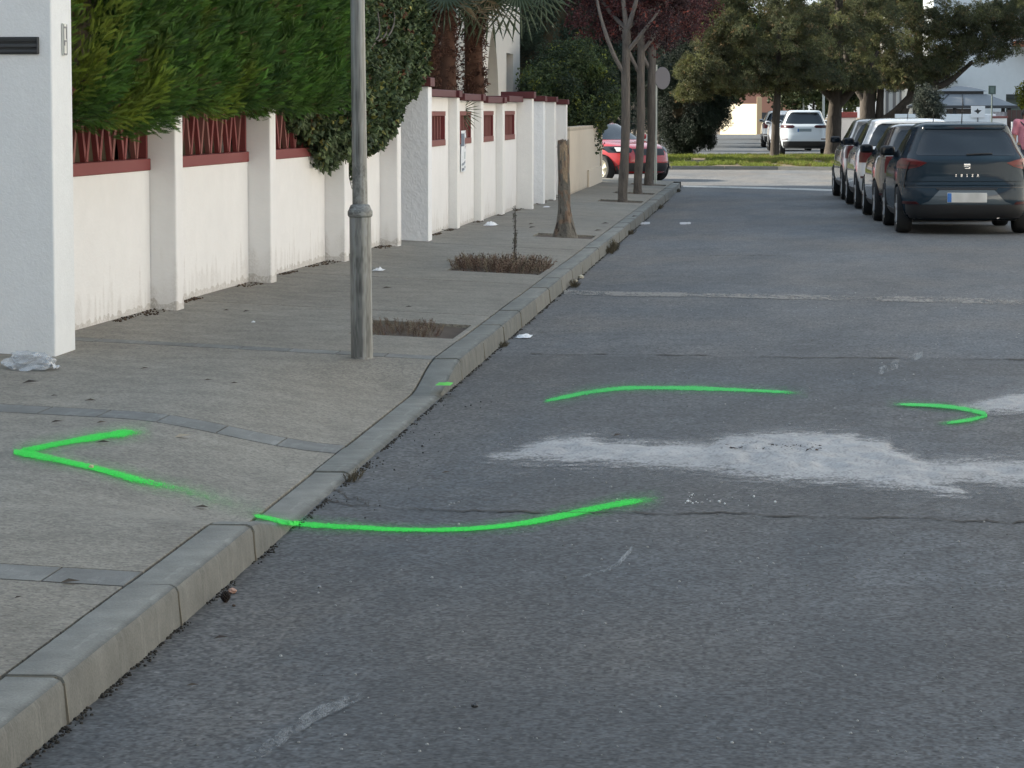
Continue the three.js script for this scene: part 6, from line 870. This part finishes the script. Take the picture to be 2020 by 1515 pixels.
{
  const P = M.paper;
  scrap('paper_scrap', 'crumpled white paper on the asphalt by the kerb', 1034, 665, 0.11, 0.30, 0.022, P, 1, (x, y) => gp(x, y, 0), 'litter', 'paper litter');
  scrap('paper_scrap', 'small white paper on the pavement just right of the lamp post', 747, 534, 0.10, 0.22, 0.03, P, 2, pp, 'litter', 'paper litter');
  scrap('paper_scrap', 'crumpled white paper lying below the white painted wall', 968, 445, 0.16, 0.4, 0.06, P, 3, pp, 'litter', 'paper litter');
  scrap('paper_scrap', 'flat white paper scrap near the corner of the white wall', 1078, 409, 0.10, 0.3, 0.02, P, 4, pp, 'litter', 'paper litter');
  scrap('green_slip', 'green painted slip of paper on the sloping kerb stone', 877, 759, 0.088, 0.20, 0.010, mat([0.10, 0.55, 0.06], 0.7, { side: THREE.DoubleSide }), 5, (x, y) => { let p = gp(x, y, 0.05); for (let i = 0; i < 8; i++) p = gp(x, y, 0.13 - 0.112 * dropZ(p.z)); return p; }, 'litter');
  scrap('paper_scrap', 'tiny white scrap on the pavement behind the gate wall', 500, 637, 0.025, 0.05, 0.012, P, 6, pp, 'litter', 'paper litter');
  // crumpled clear plastic bag
  const b = pp(60, 727), t = thing('plastic_bag', 'crumpled translucent plastic bag at the foot of the gate wall', 'bag', [b.x, b.y, b.z]);
  const g = new THREE.IcosahedronGeometry(1, 24), p = g.attributes.position; for (let i = 0; i < p.count; i++) { const x = p.getX(i), y = p.getY(i), z = p.getZ(i), k = 1 + 0.34 * n3(x * 1.7, y * 1.7, z * 1.7 + 3) - 0.30 * Math.abs(n3(x * 2.6, y * 2.6, z * 2.6)) - 0.06 * Math.abs(n3(x * 7, y * 7, z * 7)); p.setXYZ(i, x * 0.135 * k, Math.max(0.002, 0.036 + y * 0.062 * k), z * 0.20 * k); } g.computeVertexNormals();
  obj('film', toCreasedNormals(g.index ? g.toNonIndexed() : g, 0.35), phys([0.84, 0.87, 0.90], 0.16, { transmission: 0.8, thickness: 0, side: THREE.DoubleSide, specularIntensity: 1 }), t);
  obj('fold', toCreasedNormals(grid(10, 6, (u, v) => V3(0.10 + 0.06 * u, 0.012 + 0.05 * (1 - u) * v + 0.02 * n3(u * 5, v * 5, 2), -0.05 + 0.14 * v)).toNonIndexed(), 0.4), phys([0.74, 0.76, 0.78], 0.3, { transmission: 0.4, thickness: 0, side: THREE.DoubleSide }), t);
  // pine cone and two stones in the gutter
  const c = gp(439, 1188, 0), cone = thing('pine_cone', 'small dark pine cone against the near kerb', 'pine cone', [c.x + 0.01, 0.012, c.z]), sc = []; for (let i = 0; i < 60; i++) { const v = i / 60, a = i * 2.4, r = 0.015 * Math.sin(Math.PI * (0.12 + 0.8 * v)); sc.push(new THREE.ConeGeometry(0.005, 0.011, 4).rotateX(1.0).rotateY(Math.PI / 2 - a).translate(Math.cos(a) * r, v * 0.034 - 0.008, Math.sin(a) * r)); } obj('scales', sc, mat([0.02, 0.014, 0.012], 0.9), cone);
  const stone = (px, py, s, m, lab, seed, surf = road) => { const q = gp(px, py, 0), o = new THREE.IcosahedronGeometry(1, 2), pa = o.attributes.position; for (let i = 0; i < pa.count; i++) { const x = pa.getX(i), y = pa.getY(i), z = pa.getZ(i), k = 1 + 0.35 * n3(x * 1.6 + seed, y * 1.6, z * 1.6); pa.setXYZ(i, x * s * k, Math.max(-s * 0.5, y * s * 0.75 * k), z * s * 1.2 * k); } o.computeVertexNormals(); const e = obj('stone', toCreasedNormals(o, 0.5), m); e.position.set(q.x, s * 0.5, q.z); return tag(e, lab, 'stone', 'stones in the gutter'); }, road = 0;
  stone(458, 1170, 0.014, mat([0.42, 0.26, 0.20], 0.8), 'pinkish stone chip beside the pine cone at the kerb', 4); stone(461, 1196, 0.006, M.soil, 'tiny dark stone in front of the pine cone', 6); stone(1146, 549, 0.028, mat([0.5, 0.47, 0.38], 0.9), 'pale pebble at the kerb foot near the weed patch', 8); stone(1136, 556, 0.018, mat([0.45, 0.42, 0.33], 0.9), 'smaller pale pebble beside the larger one at the kerb', 9); stone(936, 1395, 0.009, M.dark, 'small black chip on the near asphalt', 10); stone(630, 1160, 0.007, M.grey, 'small grey chip on the asphalt right of the pine cone', 12); stone(180, 926, 0.011, mat([0.5, 0.42, 0.28], 0.9), 'pale crumb lying on the green arrowhead stroke', 14); scene.children[scene.children.length - 1].position.copy(pp(180, 925)).add(V3(0, 0.01, 0));
  // dry leaves on the pavement
  const lg = leafGeo([[V3(0, 0, -0.5), V3(0, 0.06, 0.5), 0.24, V3(1, 0, 0)]]), lm = [mat([0.045, 0.034, 0.028], 0.9, { side: THREE.DoubleSide }), mat([0.07, 0.055, 0.04], 0.9, { side: THREE.DoubleSide }), mat([0.33, 0.29, 0.22], 0.9, { side: THREE.DoubleSide })];
  const spots = [[60, 757, 'just in front of the plastic bag', 1.6], [178, 793, 'between the bag and the tile row', 1.2], [107, 783, 'below the plastic bag', 0.7], [285, 729, 'right of the gate wall', 0.9], [112, 835, 'on the tile row at the left', 1.1], [200, 836, 'on the tile row above the green arrowhead', 0.9], [203, 876, 'inside the green arrowhead', 1.3], [398, 1004, 'where the green stroke fades on the pavement', 1.2], [360, 864, 'right of the green arrowhead tip', 1.6], [410, 752, 'in the middle of the driveway slab', 0.8], [462, 758, 'beside another leaf on the driveway slab', 0.8], [138, 1152, 'below the near tile row', 1.2], [36, 1182, 'at the left below the near tile row', 0.5], [763, 570, 'behind the lamp post', 1.5], [806, 607, 'beyond the lamp post near the groove', 1.0], [446, 614, 'near the first pilaster', 1.0], [486, 616, 'right of the first pilaster', 1.0], [870, 455, 'at the foot of the white wall', 2.0], [1050, 450, 'left of the stump', 2.0], [1048, 443, 'left of the stump, farther one', 1.6], [1194, 442, 'right of the stump', 2.0], [1180, 456, 'at the kerb beyond the stump', 2.0], [436, 1262, 'on the asphalt below the pine cone', 0.9], [380, 1356, 'on the asphalt near the bottom left', 0.7], [1218, 861, 'lying dark at the edge of the powder spill', 1.0], [880, 935, 'on the asphalt right of the dropped kerb', 0.8], [1252, 428, 'beside the kerb by the plum trees', 1.8]];
  spots.forEach(([px, py, w, s], k) => { const onRoad = py > 1200 ? px > 330 : (px > 860 && py > 850) || px === 1218, q = onRoad ? gp(px, py, 0) : pp(px, py), e = obj('dry_leaf', lg.clone(), lm[px === 360 ? 2 : k % 2]); e.scale.setScalar(0.055 * s); e.position.set(q.x, q.y + 0.006, q.z); e.rotation.set(0.1, 1.2 + hash(k, 1, 1) * 1.2, 0.12); tag(e, 'dry brown leaf ' + w, 'leaf', 'dry leaves on the ground'); });
}
console.log('all ready');
renderer.render(scene, camera);
